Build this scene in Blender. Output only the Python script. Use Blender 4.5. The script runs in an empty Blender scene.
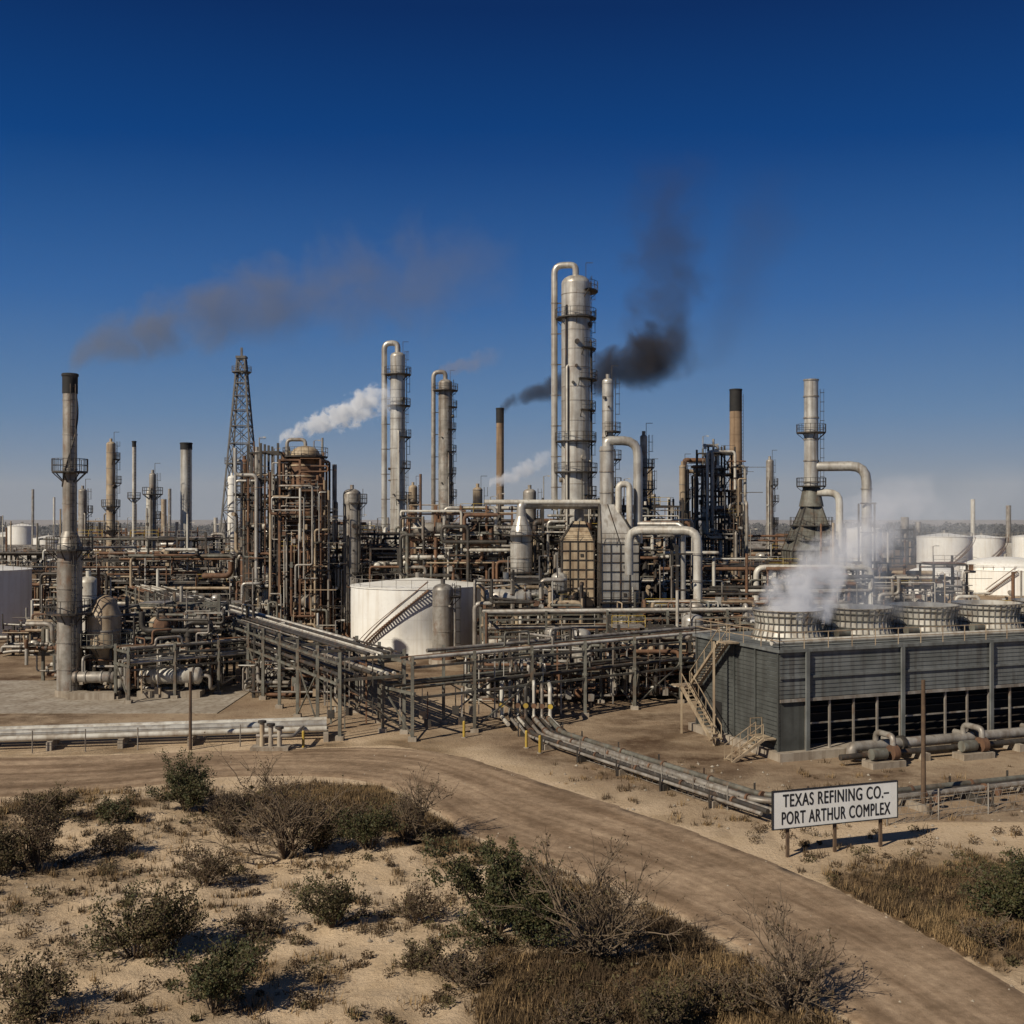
import bpy, math, random
import numpy as np
from mathutils import Vector, noise as mnoise
R = random.Random(11)
scene = bpy.context.scene
COL = scene.collection
# ---------------------------------------------------------------- materials
MATS = {}
def mat(name, c1, c2=None, rough=0.6, metal=0.0, scale=0.6, streak=0.35, bump=0.0, c3=None, bscale=8.0, rust=0.0):
    c2 = c2 or tuple(v*0.6 for v in c1)
    m = bpy.data.materials.new(name); m.use_nodes = True
    nt = m.node_tree; N = nt.nodes; L = nt.links
    b = N['Principled BSDF']
    b.inputs['Roughness'].default_value = rough; b.inputs['Metallic'].default_value = metal
    g = N.new('ShaderNodeNewGeometry')
    n1 = N.new('ShaderNodeTexNoise'); n1.inputs['Scale'].default_value = scale; n1.inputs['Detail'].default_value = 6; n1.inputs['Roughness'].default_value=0.65
    L.new(g.outputs['Position'], n1.inputs['Vector'])
    r1 = N.new('ShaderNodeValToRGB'); r1.color_ramp.elements[0].position=0.38; r1.color_ramp.elements[1].position=0.64
    r1.color_ramp.elements[0].color=(*c1,1); r1.color_ramp.elements[1].color=(*c2,1)
    L.new(n1.outputs['Fac'], r1.inputs['Fac'])
    mp = N.new('ShaderNodeMapping'); mp.inputs['Scale'].default_value=(2.2,2.2,0.12)
    L.new(g.outputs['Position'], mp.inputs['Vector'])
    n2 = N.new('ShaderNodeTexNoise'); n2.inputs['Scale'].default_value=1.0; n2.inputs['Detail'].default_value=5
    L.new(mp.outputs['Vector'], n2.inputs['Vector'])
    r2 = N.new('ShaderNodeValToRGB'); r2.color_ramp.elements[0].position=0.46; r2.color_ramp.elements[1].position=0.70
    r2.color_ramp.elements[0].color=(0,0,0,1); r2.color_ramp.elements[1].color=(streak,)*3+(1,)
    L.new(n2.outputs['Fac'], r2.inputs['Fac'])
    mx = N.new('ShaderNodeMix'); mx.data_type='RGBA'
    L.new(r2.outputs['Color'], mx.inputs[0]); L.new(r1.outputs['Color'], mx.inputs[6])
    c3 = c3 or (c1[0]*0.35, c1[1]*0.28, c1[2]*0.22)
    mx.inputs[7].default_value=(*c3,1)
    out = mx.outputs[2]
    if rust>0:
        n5=N.new('ShaderNodeTexNoise'); n5.inputs['Scale'].default_value=0.9; n5.inputs['Detail'].default_value=8; n5.inputs['Roughness'].default_value=.75
        mp5=N.new('ShaderNodeMapping'); mp5.inputs['Location'].default_value=(17,5,3); mp5.inputs['Scale'].default_value=(1,1,.6)
        L.new(g.outputs['Position'],mp5.inputs['Vector']); L.new(mp5.outputs['Vector'],n5.inputs['Vector'])
        r5=N.new('ShaderNodeValToRGB'); r5.color_ramp.elements[0].position=.53; r5.color_ramp.elements[1].position=.66
        r5.color_ramp.elements[0].color=(0,0,0,1); r5.color_ramp.elements[1].color=(rust,)*3+(1,); L.new(n5.outputs['Fac'],r5.inputs['Fac'])
        m5=N.new('ShaderNodeMix'); m5.data_type='RGBA'; L.new(r5.outputs['Color'],m5.inputs[0]); L.new(out,m5.inputs[6]); m5.inputs[7].default_value=(.17,.085,.04,1); out=m5.outputs[2]
    L.new(out, b.inputs['Base Color'])
    if bump>0:
        n3=N.new('ShaderNodeTexNoise'); n3.inputs['Scale'].default_value=bscale; n3.inputs['Detail'].default_value=5
        L.new(g.outputs['Position'], n3.inputs['Vector'])
        bp=N.new('ShaderNodeBump'); bp.inputs['Strength'].default_value=bump; bp.inputs['Distance'].default_value=0.1
        L.new(n3.outputs['Fac'], bp.inputs['Height']); L.new(bp.outputs['Normal'], b.inputs['Normal'])
    MATS[name]=m
    return m
mat('aluminium_cladding',(0.57,0.55,0.49),(0.38,0.355,0.31),0.38,0.35,0.5,0.7,rust=.25)
mat('galvanised_steel',(0.38,0.355,0.31),(0.21,0.19,0.16),0.5,0.25,0.8,0.75,rust=.6)
mat('dark_steel',(0.065,0.058,0.048),(0.03,0.026,0.022),0.6,0.1,1.2,0.5,rust=.5)
mat('grey_green_steel',(0.18,0.18,0.15),(0.09,0.082,0.065),0.6,0.1,0.8,0.7,rust=.6)
mat('derrick_steel',(0.16,0.15,0.135),(0.08,0.075,0.07),0.6,0.1,0.8,0.4)
mat('rusty_steel',(0.20,0.105,0.055),(0.085,0.048,0.03),0.8,0.0,0.7,0.5)
mat('tan_paint',(0.42,0.34,0.23),(0.27,0.20,0.13),0.6,0.0,0.5,0.7,rust=.4)
mat('white_paint',(0.82,0.81,0.76),(0.75,0.73,0.66),0.5,0.0,0.2,0.3,c3=(0.50,0.42,0.31),rust=.12)
mat('off_white_pipe',(0.60,0.585,0.52),(0.45,0.415,0.345),0.45,0.05,0.5,0.6,rust=.45)
mat('black_soot',(0.012,0.012,0.012),(0.02,0.018,0.016),0.8,0,1,0.2)
mat('concrete',(0.38,0.335,0.27),(0.25,0.205,0.15),0.9,0,0.35,0.7,0.2)
mat('brown_brick_stack',(0.30,0.21,0.13),(0.21,0.145,0.09),0.85,0,0.4,0.6)
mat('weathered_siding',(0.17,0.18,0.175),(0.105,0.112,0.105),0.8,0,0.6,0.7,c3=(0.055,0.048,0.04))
mat('weathered_siding_shaded',(0.078,0.083,0.076),(0.044,0.047,0.042),0.85,0,0.6,0.6,c3=(0.03,0.028,0.024))  # darker copy of the siding, end-wall shade put into the colour
mat('timber_pole',(0.13,0.085,0.05),(0.07,0.045,0.03),0.9,0,2,0.5)
mat('dark_void',(0.008,0.008,0.008),(0.012,0.011,0.01),0.9,0,1,0)  # near-black fill, the shade inside openings put into the colour
mat('yellow_paint',(0.50,0.35,0.05),(0.36,0.25,0.05),0.6,0,1,0.5)
mat('sign_white',(0.82,0.82,0.78),(0.76,0.75,0.70),0.5,0,0.6,0.12)
mat('sign_black',(0.012,0.012,0.012),(0.02,0.02,0.02),0.6,0,1,0)
mat('bark',(0.10,0.07,0.042),(0.15,0.11,0.07),0.9,0,3,0.2)
mat('twig_pale',(0.20,0.15,0.10),(0.12,0.085,0.052),0.9,0,3,0.2)
mat('leaf_green',(0.032,0.039,0.009),(0.058,0.056,0.014),0.7,0,1.4,0.2)
mat('leaf_olive',(0.088,0.070,0.023),(0.054,0.043,0.015),0.8,0,1.4,0.2)
mat('leaf_brown',(0.095,0.058,0.026),(0.055,0.036,0.018),0.85,0,1.4,0.2)
mat('grass_straw',(0.29,0.195,0.092),(0.18,0.115,0.052),0.9,0,0.7,0.1)
mat('grass_dark',(0.10,0.062,0.028),(0.058,0.04,0.018),0.9,0,0.5,0.1)
mat('far_foliage',(0.055,0.055,0.05),(0.045,0.045,0.045),0.9,0,0.05,0.1)  # greyed foliage, distance haze mixed into the colour
# ---------------------------------------------------------------- mesh builder
class MB:
    def __init__(s): s.v=[]; s.f=[]; s.m=[]; s.s=[]; s.names=[]
    def mi(s,n):
        if n not in s.names: s.names.append(n)
        return s.names.index(n)
    def quad(s,a,b,c,d,m,sm=False):
        i=len(s.v); s.v+= [tuple(a),tuple(b),tuple(c),tuple(d)]; s.f.append((i,i+1,i+2,i+3)); s.m.append(s.mi(m)); s.s.append(sm)
    def tri(s,a,b,c,m):
        i=len(s.v); s.v+= [tuple(a),tuple(b),tuple(c)]; s.f.append((i,i+1,i+2)); s.m.append(s.mi(m)); s.s.append(False)
    def ngon(s,pts,m):
        i=len(s.v); s.v+=[tuple(p) for p in pts]; s.f.append(tuple(range(i,i+len(pts)))); s.m.append(s.mi(m)); s.s.append(False)
    def sweep(s,pts,r,m,seg=8,caps=True,flat=False,closed=False):
        pts=[Vector(p) for p in pts]; n=len(pts)
        if n<2: return
        rr=r if isinstance(r,(list,tuple)) else [r]*n
        t0=(pts[1]-pts[0]).normalized()
        a=Vector((0,0,1)) if abs(t0.z)<0.9 else Vector((1,0,0))
        nrm=(a-t0*a.dot(t0)).normalized()
        base=len(s.v); mi=s.mi(m); rings=[]
        off=math.pi/4 if seg==4 else 0
        for i in range(n):
            if i==0: t=t0
            elif i==n-1: t=(pts[i]-pts[i-1]).normalized()
            else:
                t=((pts[i+1]-pts[i]).normalized()+(pts[i]-pts[i-1]).normalized())
                t=t.normalized() if t.length>1e-6 else t0
            nrm=(nrm-t*nrm.dot(t))
            nrm=nrm.normalized() if nrm.length>1e-6 else Vector((1,0,0))
            bi=t.cross(nrm); ring=[]
            for k in range(seg):
                an=2*math.pi*k/seg+off
                p=pts[i]+nrm*(math.cos(an)*rr[i])+bi*(math.sin(an)*rr[i]); ring.append(p)
            rings.append(ring)
        for ring in rings: s.v+=[tuple(p) for p in ring]
        for i in range(n-1):
            for k in range(seg):
                k2=(k+1)%seg
                s.f.append((base+i*seg+k,base+i*seg+k2,base+(i+1)*seg+k2,base+(i+1)*seg+k)); s.m.append(mi); s.s.append(not flat)
        if caps:
            s.ngon(list(reversed(rings[0])),m); s.ngon(rings[-1],m)
    def cyl(s,p0,p1,r0,m,r1=None,seg=16,caps=True): s.sweep([p0,p1],[r0,r0 if r1 is None else r1],m,seg,caps)
    def bar(s,p0,p1,w,m): s.sweep([p0,p1],w*0.707,m,4,True,True)
    def pipe(s,pts,r,m,seg=8,bend=None):
        P=[Vector(p) for p in pts]; b=bend or r*2.6; out=[P[0]]
        for i in range(1,len(P)-1):
            d0=(P[i-1]-P[i]); d1=(P[i+1]-P[i]); q=min(b,d0.length*0.48,d1.length*0.48)
            if q<1e-4: continue
            A=P[i]+d0.normalized()*q; B=P[i]+d1.normalized()*q
            for k in range(5):
                t=k/4; out.append(A*(1-t)**2+P[i]*(2*t*(1-t))+B*t*t)
        out.append(P[-1]); s.sweep(out,r,m,seg)
    def box(s,c,size,m,ang=0.0):
        ca,sa=math.cos(ang),math.sin(ang); hx,hy,hz=[v/2 for v in size]
        P=[]
        for dx,dy,dz in ((-1,-1,-1),(1,-1,-1),(1,1,-1),(-1,1,-1),(-1,-1,1),(1,-1,1),(1,1,1),(-1,1,1)):
            x=dx*hx;y=dy*hy; P.append((c[0]+x*ca-y*sa,c[1]+x*sa+y*ca,c[2]+dz*hz))
        for f in ((0,3,2,1),(4,5,6,7),(0,1,5,4),(1,2,6,5),(2,3,7,6),(3,0,4,7)): s.quad(*[P[i] for i in f],m)
    def lathe(s,cx,cy,prof,m,seg=24):
        for (r0,z0),(r1,z1) in zip(prof[:-1],prof[1:]):
            s.cyl((cx,cy,z0),(cx,cy,z1),max(r0,.001),m,max(r1,.001),seg,False)
    def dome(s,cx,cy,z,r,h,m,seg=20,up=1):
        n=5
        pr=[(r*math.cos(i/n*math.pi/2),z+up*h*math.sin(i/n*math.pi/2)) for i in range(n+1)]
        base=len(s.v); mi=s.mi(m)
        for rr,zz in pr:
            for k in range(seg):
                a=2*math.pi*k/seg; s.v.append((cx+max(rr,.001)*math.cos(a),cy+max(rr,.001)*math.sin(a),zz))
        for i in range(n):
            for k in range(seg):
                k2=(k+1)%seg; s.f.append((base+i*seg+k,base+i*seg+k2,base+(i+1)*seg+k2,base+(i+1)*seg+k)); s.m.append(mi); s.s.append(True)
    def build(s,name,loc=(0,0,0)):
        me=bpy.data.meshes.new(name+'_mesh')
        v=np.array(s.v,dtype=np.float32)-np.array(loc,dtype=np.float32)
        me.from_pydata(v.tolist(),[],s.f)
        for n in s.names: me.materials.append(MATS[n])
        me.polygons.foreach_set('material_index',np.array(s.m,dtype=np.int32))
        me.polygons.foreach_set('use_smooth',np.array(s.s,dtype=bool))
        me.update()
        o=bpy.data.objects.new(name,me); o.location=loc; COL.objects.link(o); return o
# ---------------------------------------------------------------- kit of parts
def ring_platform(b,cx,cy,z,r,w=0.9,a0=0.0,a1=2*math.pi,m='dark_steel'):
    n=max(6,int((a1-a0)/(2*math.pi)*20)); A=[a0+(a1-a0)*i/n for i in range(n+1)]
    for i in range(n):
        c0,s0,c1,s1=math.cos(A[i]),math.sin(A[i]),math.cos(A[i+1]),math.sin(A[i+1])
        q=lambda rr,c,s_,zz:(cx+rr*c,cy+rr*s_,zz)
        ri,ro=r-0.05,r+w
        b.quad(q(ri,c0,s0,z),q(ro,c0,s0,z),q(ro,c1,s1,z),q(ri,c1,s1,z),m)
        b.quad(q(ri,c0,s0,z-.15),q(ri,c1,s1,z-.15),q(ro,c1,s1,z-.15),q(ro,c0,s0,z-.15),m)
        b.quad(q(ro,c0,s0,z-.15),q(ro,c1,s1,z-.15),q(ro,c1,s1,z),q(ro,c0,s0,z),m)
        for hz in (0.55,1.1): b.bar(q(ro,c0,s0,z+hz),q(ro,c1,s1,z+hz),0.05,m)
        b.bar(q(ro,c0,s0,z),q(ro,c0,s0,z+1.1),0.05,m)
        if i%3==0: b.bar(q(ri,c0,s0,z-1.0),q(ro,c0,s0,z-.1),0.08,m)
def ladder(b,x,y,z0,z1,ang,m='dark_steel',cage=True):
    c,s=math.cos(ang),math.sin(ang); tx,ty=-s,c
    for o in (-.22,.22): b.bar((x+tx*o,y+ty*o,z0),(x+tx*o,y+ty*o,z1),0.06,m)
    z=z0
    while z<z1:
        b.bar((x-tx*.22,y-ty*.22,z),(x+tx*.22,y+ty*.22,z),0.045,m); z+=0.6
    if cage:
        z=z0+2.2
        while z<z1:
            pts=[(x+tx*.34*math.cos(a)+c*.6*math.sin(a),y+ty*.34*math.cos(a)+s*.6*math.sin(a),z) for a in [math.pi*k/5 for k in range(6)]]
            for p,q in zip(pts[:-1],pts[1:]): b.bar(p,q,0.04,m)
            z+=1.3
        for a in (math.pi*.3,math.pi*.7):
            px=x+tx*.34*math.cos(a)+c*.6*math.sin(a); py=y+ty*.34*math.cos(a)+s*.6*math.sin(a)
            if z1>z0+2.3: b.bar((px,py,z0+2.2),(px,py,z1),0.035,m)
def rail(b,p0,p1,m='dark_steel',h=1.1,step=1.5):
    p0,p1=Vector(p0),Vector(p1); n=max(1,int((p1-p0).length/step)); up=Vector((0,0,1))
    for k in (0.5*h,h): b.bar(p0+up*k,p1+up*k,0.05,m)
    for i in range(n+1):
        p=p0.lerp(p1,i/n); b.bar(p,p+up*h,0.05,m)
def stair(b,p0,p1,w,m='galvanised_steel'):
    p0,p1=Vector(p0),Vector(p1); d=p1-p0; hd=Vector((d.x,d.y,0)).normalized(); sd=Vector((-hd.y,hd.x,0))*(w/2)
    for s in (-1,1):
        b.bar(p0+sd*s,p1+sd*s,0.18,m)
        b.bar(p0+sd*s+Vector((0,0,1)),p1+sd*s+Vector((0,0,1)),0.05,m)
        for k in range(5):
            p=p0.lerp(p1,k/4)+sd*s; b.bar(p,p+Vector((0,0,1)),0.05,m)
    n=max(3,int(abs(d.z)/0.22))
    ang=math.atan2(hd.y,hd.x)
    for k in range(n):
        p=p0.lerp(p1,(k+.5)/n); b.box(p,(0.26,w-.1,0.05),m,ang)
def column(name,x,y,h,r,m='aluminium_cladding',plats=(),side=0.3,skirt=2.5,overhead=None,seam=2.6,top='dome',pm='dark_steel',r2=None,z2=None,extras=2,seed=0):
    rr=random.Random(seed+int(x*7)+int(y)); b=MB()
    b.cyl((x,y,0),(x,y,0.5),r*1.35,'concrete',seg=16)
    b.cyl((x,y,0.5),(x,y,skirt),r*1.12,'rusty_steel',r,seg=20)
    if r2: # wider lower body, cone, slimmer top
        b.cyl((x,y,skirt),(x,y,z2),r2,m,seg=24); b.cyl((x,y,z2),(x,y,z2+1.2),r2,m,r,seg=24); zs=z2+1.2
    else: zs=skirt
    b.cyl((x,y,zs),(x,y,h-r*.6),r,m,seg=28,caps=False)
    if top=='dome':
        b.dome(x,y,h-r*.6,r,r*.6,m); b.cyl((x,y,h-.1),(x,y,h+.5),.25,m,seg=10)
    z=skirt+seam
    while z<h-r*.6:
        q=(r2 if (r2 and z<z2) else r)
        b.cyl((x,y,z-.05),(x,y,z+.05),q+.04,'galvanised_steel',seg=28); z+=seam*rr.uniform(.6,1.25)
    # manways and nozzles
    for k in range(int(h/5)):
        a=rr.uniform(-2.9,-.2); z=rr.uniform(skirt+1,h-2); q=(r2 if (r2 and z<z2) else r)
        b.cyl((x+q*.9*math.cos(a),y+q*.9*math.sin(a),z),(x+(q+.35)*math.cos(a),y+(q+.35)*math.sin(a),z),rr.choice([.12,.2,.32]),rr.choice(['galvanised_steel','dark_steel']),seg=10)
    ps=sorted(plats)
    for i,pz in enumerate(ps):
        q=(r2 if (r2 and pz<z2) else r)
        a0=side-rr.uniform(.9,1.5); a1=side+rr.uniform(.9,1.6)
        if rr.random()<.25: a0,a1=0,2*math.pi
        ring_platform(b,x,y,pz,q,rr.uniform(.7,1.1),a0,a1,pm)
    pz0=0
    for i,pz in enumerate(ps+[h-.5]):
        q=(r2 if (r2 and pz<z2) else r)+.25
        a=side+(.35 if i%2 else -.35)
        ladder(b,x+q*math.cos(a),y+q*math.sin(a),pz0,min(pz+1.1,h),a,pm); pz0=pz
    if overhead:
        for (a,pr,zend,pmn) in overhead:
            ox=x+(r+pr+.5)*math.cos(a); oy=y+(r+pr+.5)*math.sin(a)
            b.pipe([(x,y,h-.2),(x,y,h+pr*2+.5),(ox,oy,h+pr*2+.5),(ox,oy,zend)],pr,pmn,12)
            z=zend+3
            while z<h-1:
                b.bar((x+r*math.cos(a),y+r*math.sin(a),z),(ox,oy,z),.12,'dark_steel'); b.cyl((ox,oy,z-.08),(ox,oy,z+.08),pr+.06,'galvanised_steel',seg=10); z+=4
    for k in range(extras):
        a=rr.uniform(-2.8,-.2); pr=rr.uniform(.06,.16); zt=rr.uniform(h*.4,h*.92); q=r2 if (r2 and zt<z2) else r
        qq=(r2 or r)+pr+.15
        ox=x+qq*math.cos(a); oy=y+qq*math.sin(a)
        b.pipe([(x,y,zt),(ox,oy,zt),(ox,oy,1.0)],pr,rr.choice(['galvanised_steel','dark_steel','off_white_pipe']),8)
    if top!='none' and h>20:
        b.bar((x+r*.7,y,h-.4),(x+r*.7,y,h+1.6),.07,pm); b.bar((x+r*.7,y,h+1.6),(x+r*.7+.9,y,h+1.6),.07,pm)
    return b.build(name,(x,y,0))
def smokestack(name,x,y,h,r,m,cap=1.8,rt=None,plats=(),lower=None,strake=False,bandm=None):
    b=MB(); rt=rt or r
    b.cyl((x,y,0),(x,y,.6),r*1.5+.3,'concrete',seg=12)
    f=lambda z: r+(rt-r)*z/h
    if lower:
        rl,zl=lower
        b.cyl((x,y,.6),(x,y,zl),rl,m,seg=24); b.cyl((x,y,zl),(x,y,zl+1.3),rl,m,r,seg=24); z0=zl+1.3
        z=2.5
        while z<zl: b.cyl((x,y,z-.07),(x,y,z+.07),rl+.06,m,seg=24); z+=2.4
    else: z0=.6
    b.cyl((x,y,z0),(x,y,h-cap),f(z0),m,f(h-cap),seg=24)
    b.cyl((x,y,h-cap),(x,y,h),f(h-cap)+.05,'black_soot',f(h)+.05,seg=24,caps=False)
    b.cyl((x,y,h-.25),(x,y,h-.05),f(h)+.12,'black_soot',seg=24,caps=False)
    b.cyl((x,y,h-.6),(x,y,h-.5),f(h),'dark_void',seg=24)
    z=z0+2.5
    while z<h-cap: b.cyl((x,y,z-.05),(x,y,z+.05),f(z)+.04,bandm or m,seg=20); z+=3.1
    if strake:
        pts=[(x+(f(z)+.05)*math.cos(z*.42+2.2),y+(f(z)+.05)*math.sin(z*.42+2.2),z) for z in np.arange(z0+4,h-cap,.35)]
        b.sweep(pts,.06,'dark_steel',4)
    for pz in plats:
        q=lower[0] if (lower and pz<lower[1]) else f(pz)
        ring_platform(b,x,y,pz,q,.9)
    a=-.9
    if lower:
        ladder(b,x+(lower[0]+.2)*math.cos(a),y+(lower[0]+.2)*math.sin(a),.5,lower[1]+1,a)
        ladder(b,x+(r+.2)*math.cos(a),y+(r+.2)*math.sin(a),lower[1]+.5,h-1,a,cage=False)
    else: ladder(b,x+(r+.2)*math.cos(a),y+(r+.2)*math.sin(a),.5,h-1,a,cage=False)
    return b.build(name,(x,y,0))
def tank(name,x,y,r,h,roof=1.0,m='white_paint',stairs=True,a_st=-2.4,dome=False):
    b=MB(); b.cyl((x,y,0),(x,y,.25),r+.5,'concrete',seg=48)
    b.cyl((x,y,.25),(x,y,h),r,m,seg=64,caps=False)
    b.cyl((x,y,h-.08),(x,y,h+.06),r+.1,m,seg=64)
    if dome: b.dome(x,y,h+.06,r,roof,m,48)
    else: b.cyl((x,y,h+.06),(x,y,h+roof),r,m,.3,seg=64)
    for k in range(1,int(h/2.2)): b.cyl((x,y,k*2.2-.03),(x,y,k*2.2+.03),r+.015,m,seg=64,caps=False)
    b.cyl((x,y,h+roof-.1),(x,y,h+roof+.6),.3,'galvanised_steel',seg=10)
    n=28
    for i in range(n):
        a=2*math.pi*i/n; a2=2*math.pi*(i+1)/n
        p=(x+r*math.cos(a),y+r*math.sin(a)); q=(x+r*math.cos(a2),y+r*math.sin(a2))
        b.bar((*p,h+.06),(*p,h+1.0),.05,'galvanised_steel'); b.bar((*p,h+1.0),(*q,h+1.0),.05,'galvanised_steel')
    if stairs:
        n=int(h/.22); st=.26/r
        for i in range(n):
            a=a_st+st*i; z=.4+i*.22
            b.box((x+(r+.4)*math.cos(a),y+(r+.4)*math.sin(a),z),(.65,.26,.04),'galvanised_steel',a)
        for rr_ in (r+.08,r+.75):
            for dz in ((0,.09),(1.0,.04)):
                pts=[(x+rr_*math.cos(a_st+st*i),y+rr_*math.sin(a_st+st*i),.3+i*.22+dz[0]) for i in range(n)]
                b.sweep(pts,dz[1],'rusty_steel',4,True,True)
    a=-1.9
    b.cyl((x+r*math.cos(a),y+r*math.sin(a),.9),(x+(r+.3)*math.cos(a),y+(r+.3)*math.sin(a),.9),.45,'galvanised_steel',seg=12)
    b.pipe([(x+r*.99*math.cos(-1.2),y+r*.99*math.sin(-1.2),.7),(x+(r+2)*math.cos(-1.2),y+(r+2)*math.sin(-1.2),.7),(x+r+4,y-r-1,.7)],.2,'off_white_pipe')
    return b.build(name,(x,y,0))
PM=['galvanised_steel','galvanised_steel','off_white_pipe','dark_steel','dark_steel','grey_green_steel','aluminium_cladding','rusty_steel','rusty_steel','tan_paint']
def drum_h(b,c,L,r,axis,m):
    c=Vector(c); d=Vector((1,0,0)) if axis=='x' else Vector((0,1,0))
    p=[c-d*(L/2+r*.35),c-d*(L/2+r*.2),c-d*(L/2),c+d*(L/2),c+d*(L/2+r*.2),c+d*(L/2+r*.35)]
    b.sweep(p,[r*.5,r*.85,r,r,r*.85,r*.5],m,16)
    for k in (-.42,.42,-.2,.2): b.cyl(c+d*(L*k-.07),c+d*(L*k+.07),r+.07,'dark_steel' if abs(k)>.3 else m,seg=16)
    for k in (-.3,.3):
        q=c+d*(L*k); b.box((q.x,q.y,q.z-r*.75),(.3 if axis=='x' else r*1.3,r*1.3 if axis=='x' else .3,r*1.0),'concrete')
def process_unit(name,x0,x1,y0,y1,h,seed,fm='dark_steel',lev=3.6,bay=4.5,npipe=60,drums=6,vess=4,fill=.6,pr=(.06,.26),irregular=True,bracing=.35,small=1.0):
    rr=random.Random(seed); b=MB()
    nx=max(1,round((x1-x0)/bay)); ny=max(1,round((y1-y0)/bay)); nz=max(1,int(h/lev))
    X=[x0+(x1-x0)*i/nx for i in range(nx+1)]; Y=[y0+(y1-y0)*j/ny for j in range(ny+1)]; Z=[lev*k for k in range(nz+1)]
    H={}
    for i in range(nx):
        for j in range(ny): H[i,j]=rr.choice([nz,nz,max(1,nz-1),max(1,int(nz*.5)),max(1,int(nz*.7))]) if irregular else nz
    def colh(i,j): return max([H.get((a,c),0) for a in (i-1,i) for c in (j-1,j)])
    for i in range(nx+1):
        for j in range(ny+1):
            k=colh(i,j); b.bar((X[i],Y[j],0),(X[i],Y[j],Z[k]+(1.1 if rr.random()<.4 else 0)),.26,fm)
            for kk in range(1,k+1):
                if i<nx and colh(i+1,j)>=kk and rr.random()<.92:
                    b.bar((X[i],Y[j],Z[kk]),(X[i+1],Y[j],Z[kk]),.2,fm)
                    if rr.random()<bracing:
                        if rr.random()<.5: b.bar((X[i],Y[j],Z[kk-1]),(X[i+1],Y[j],Z[kk]),.12,fm)
                        else: b.bar((X[i],Y[j],Z[kk]),(X[i+1],Y[j],Z[kk-1]),.12,fm)
                if j<ny and colh(i,j+1)>=kk: b.bar((X[i],Y[j],Z[kk]),(X[i],Y[j+1],Z[kk]),.2,fm)
    for (i,j),k in H.items():
        for kk in range(1,k+1):
            if rr.random()<fill:
                b.box(((X[i]+X[i+1])/2,(Y[j]+Y[j+1])/2,Z[kk]+.19),(X[i+1]-X[i]-.05,Y[j+1]-Y[j]-.05,.08),rr.choice([fm,'dark_steel','rusty_steel','galvanised_steel']))
                if rr.random()<.8: rail(b,(X[i],Y[j]-.0,Z[kk]+.2),(X[i+1],Y[j],Z[kk]+.2),rr.choice(['dark_steel','galvanised_steel','yellow_paint',fm]))
    for _ in range(drums):
        ax=rr.choice('xxy'); L=rr.uniform(2.5,5); r=rr.uniform(.4,.9)
        k=rr.choice(range(0,nz)); z=Z[k]+.3+r*1.2
        drum_h(b,(rr.uniform(x0+2,x1-2),rr.uniform(y0,y0+(y1-y0)*.7),z),L,r,ax,rr.choice(['galvanised_steel','aluminium_cladding','tan_paint','off_white_pipe','rusty_steel']))
    for _ in range(vess):
        vx,vy=rr.uniform(x0+1,x1-1),rr.uniform(y0+.5,y1-1); r=rr.uniform(.45,1.1); z0=rr.choice([1.0,lev+.3]); zt=z0+rr.uniform(3,min(8,h*.6))
        m=rr.choice(['galvanised_steel','aluminium_cladding','aluminium_cladding','tan_paint','off_white_pipe'])
        b.cyl((vx,vy,z0),(vx,vy,zt),r,m,seg=16); b.dome(vx,vy,zt,r,r*.55,m,16); b.dome(vx,vy,z0,r,r*.5,m,16,-1)
        for q in np.arange(z0+1,zt,1.8): b.cyl((vx,vy,q-.05),(vx,vy,q+.05),r+.05,m,seg=16)
        for a in (.8,2.4,3.9,5.5): b.bar((vx+r*.8*math.cos(a),vy+r*.8*math.sin(a),0),(vx+r*.8*math.cos(a),vy+r*.8*math.sin(a),z0+.4),.14,'dark_steel')
    for _ in range(npipe):
        r=rr.uniform(*pr)*(1.6 if rr.random()<.12 else 1)
        p=[rr.uniform(x0-.4,x1+.4),rr.uniform(y0-.8,y1) if rr.random()<.5 else rr.uniform(y0-.8,y0+.5),rr.choice([.6,1.1]+[z+rr.uniform(.3,1.5) for z in Z[:-1]])]
        pts=[tuple(p)]; last=None
        for _k in range(rr.randint(2,5)):
            ax=rr.choice([a for a in (0,0,1,2,2) if a!=last]); last=ax
            if ax==0: p[0]=min(max(p[0]+rr.choice([-1,1])*rr.uniform(2,(x1-x0)*.8),x0-1),x1+1)
            elif ax==1: p[1]=min(max(p[1]+rr.uniform(-4,4),y0-1.5),y1)
            else: p[2]=min(max(p[2]+rr.choice([-1,1])*rr.uniform(1.5,h*.6),.4),h*rr.uniform(.7,1.04))
            pts.append(tuple(p))
        pts=[q for i,q in enumerate(pts) if i==0 or (Vector(q)-Vector(pts[i-1])).length>.5]
        if len(pts)<2: continue
        m=rr.choice(PM); b.pipe(pts,r,m,8)
        a_,c_=Vector(pts[0]),Vector(pts[1]); d=(c_-a_).normalized()
        for t in (.3,.6):
            q=a_.lerp(c_,t); b.cyl(q-d*.12,q+d*.12,r+.09,'dark_steel',seg=8)
            if rr.random()<.4: b.bar(q,q+Vector((0,0,r+.45)),.07,m); b.cyl(q+Vector((0,0,r+.42)),q+Vector((0,0,r+.48)),.22,'rusty_steel',seg=8)
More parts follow.
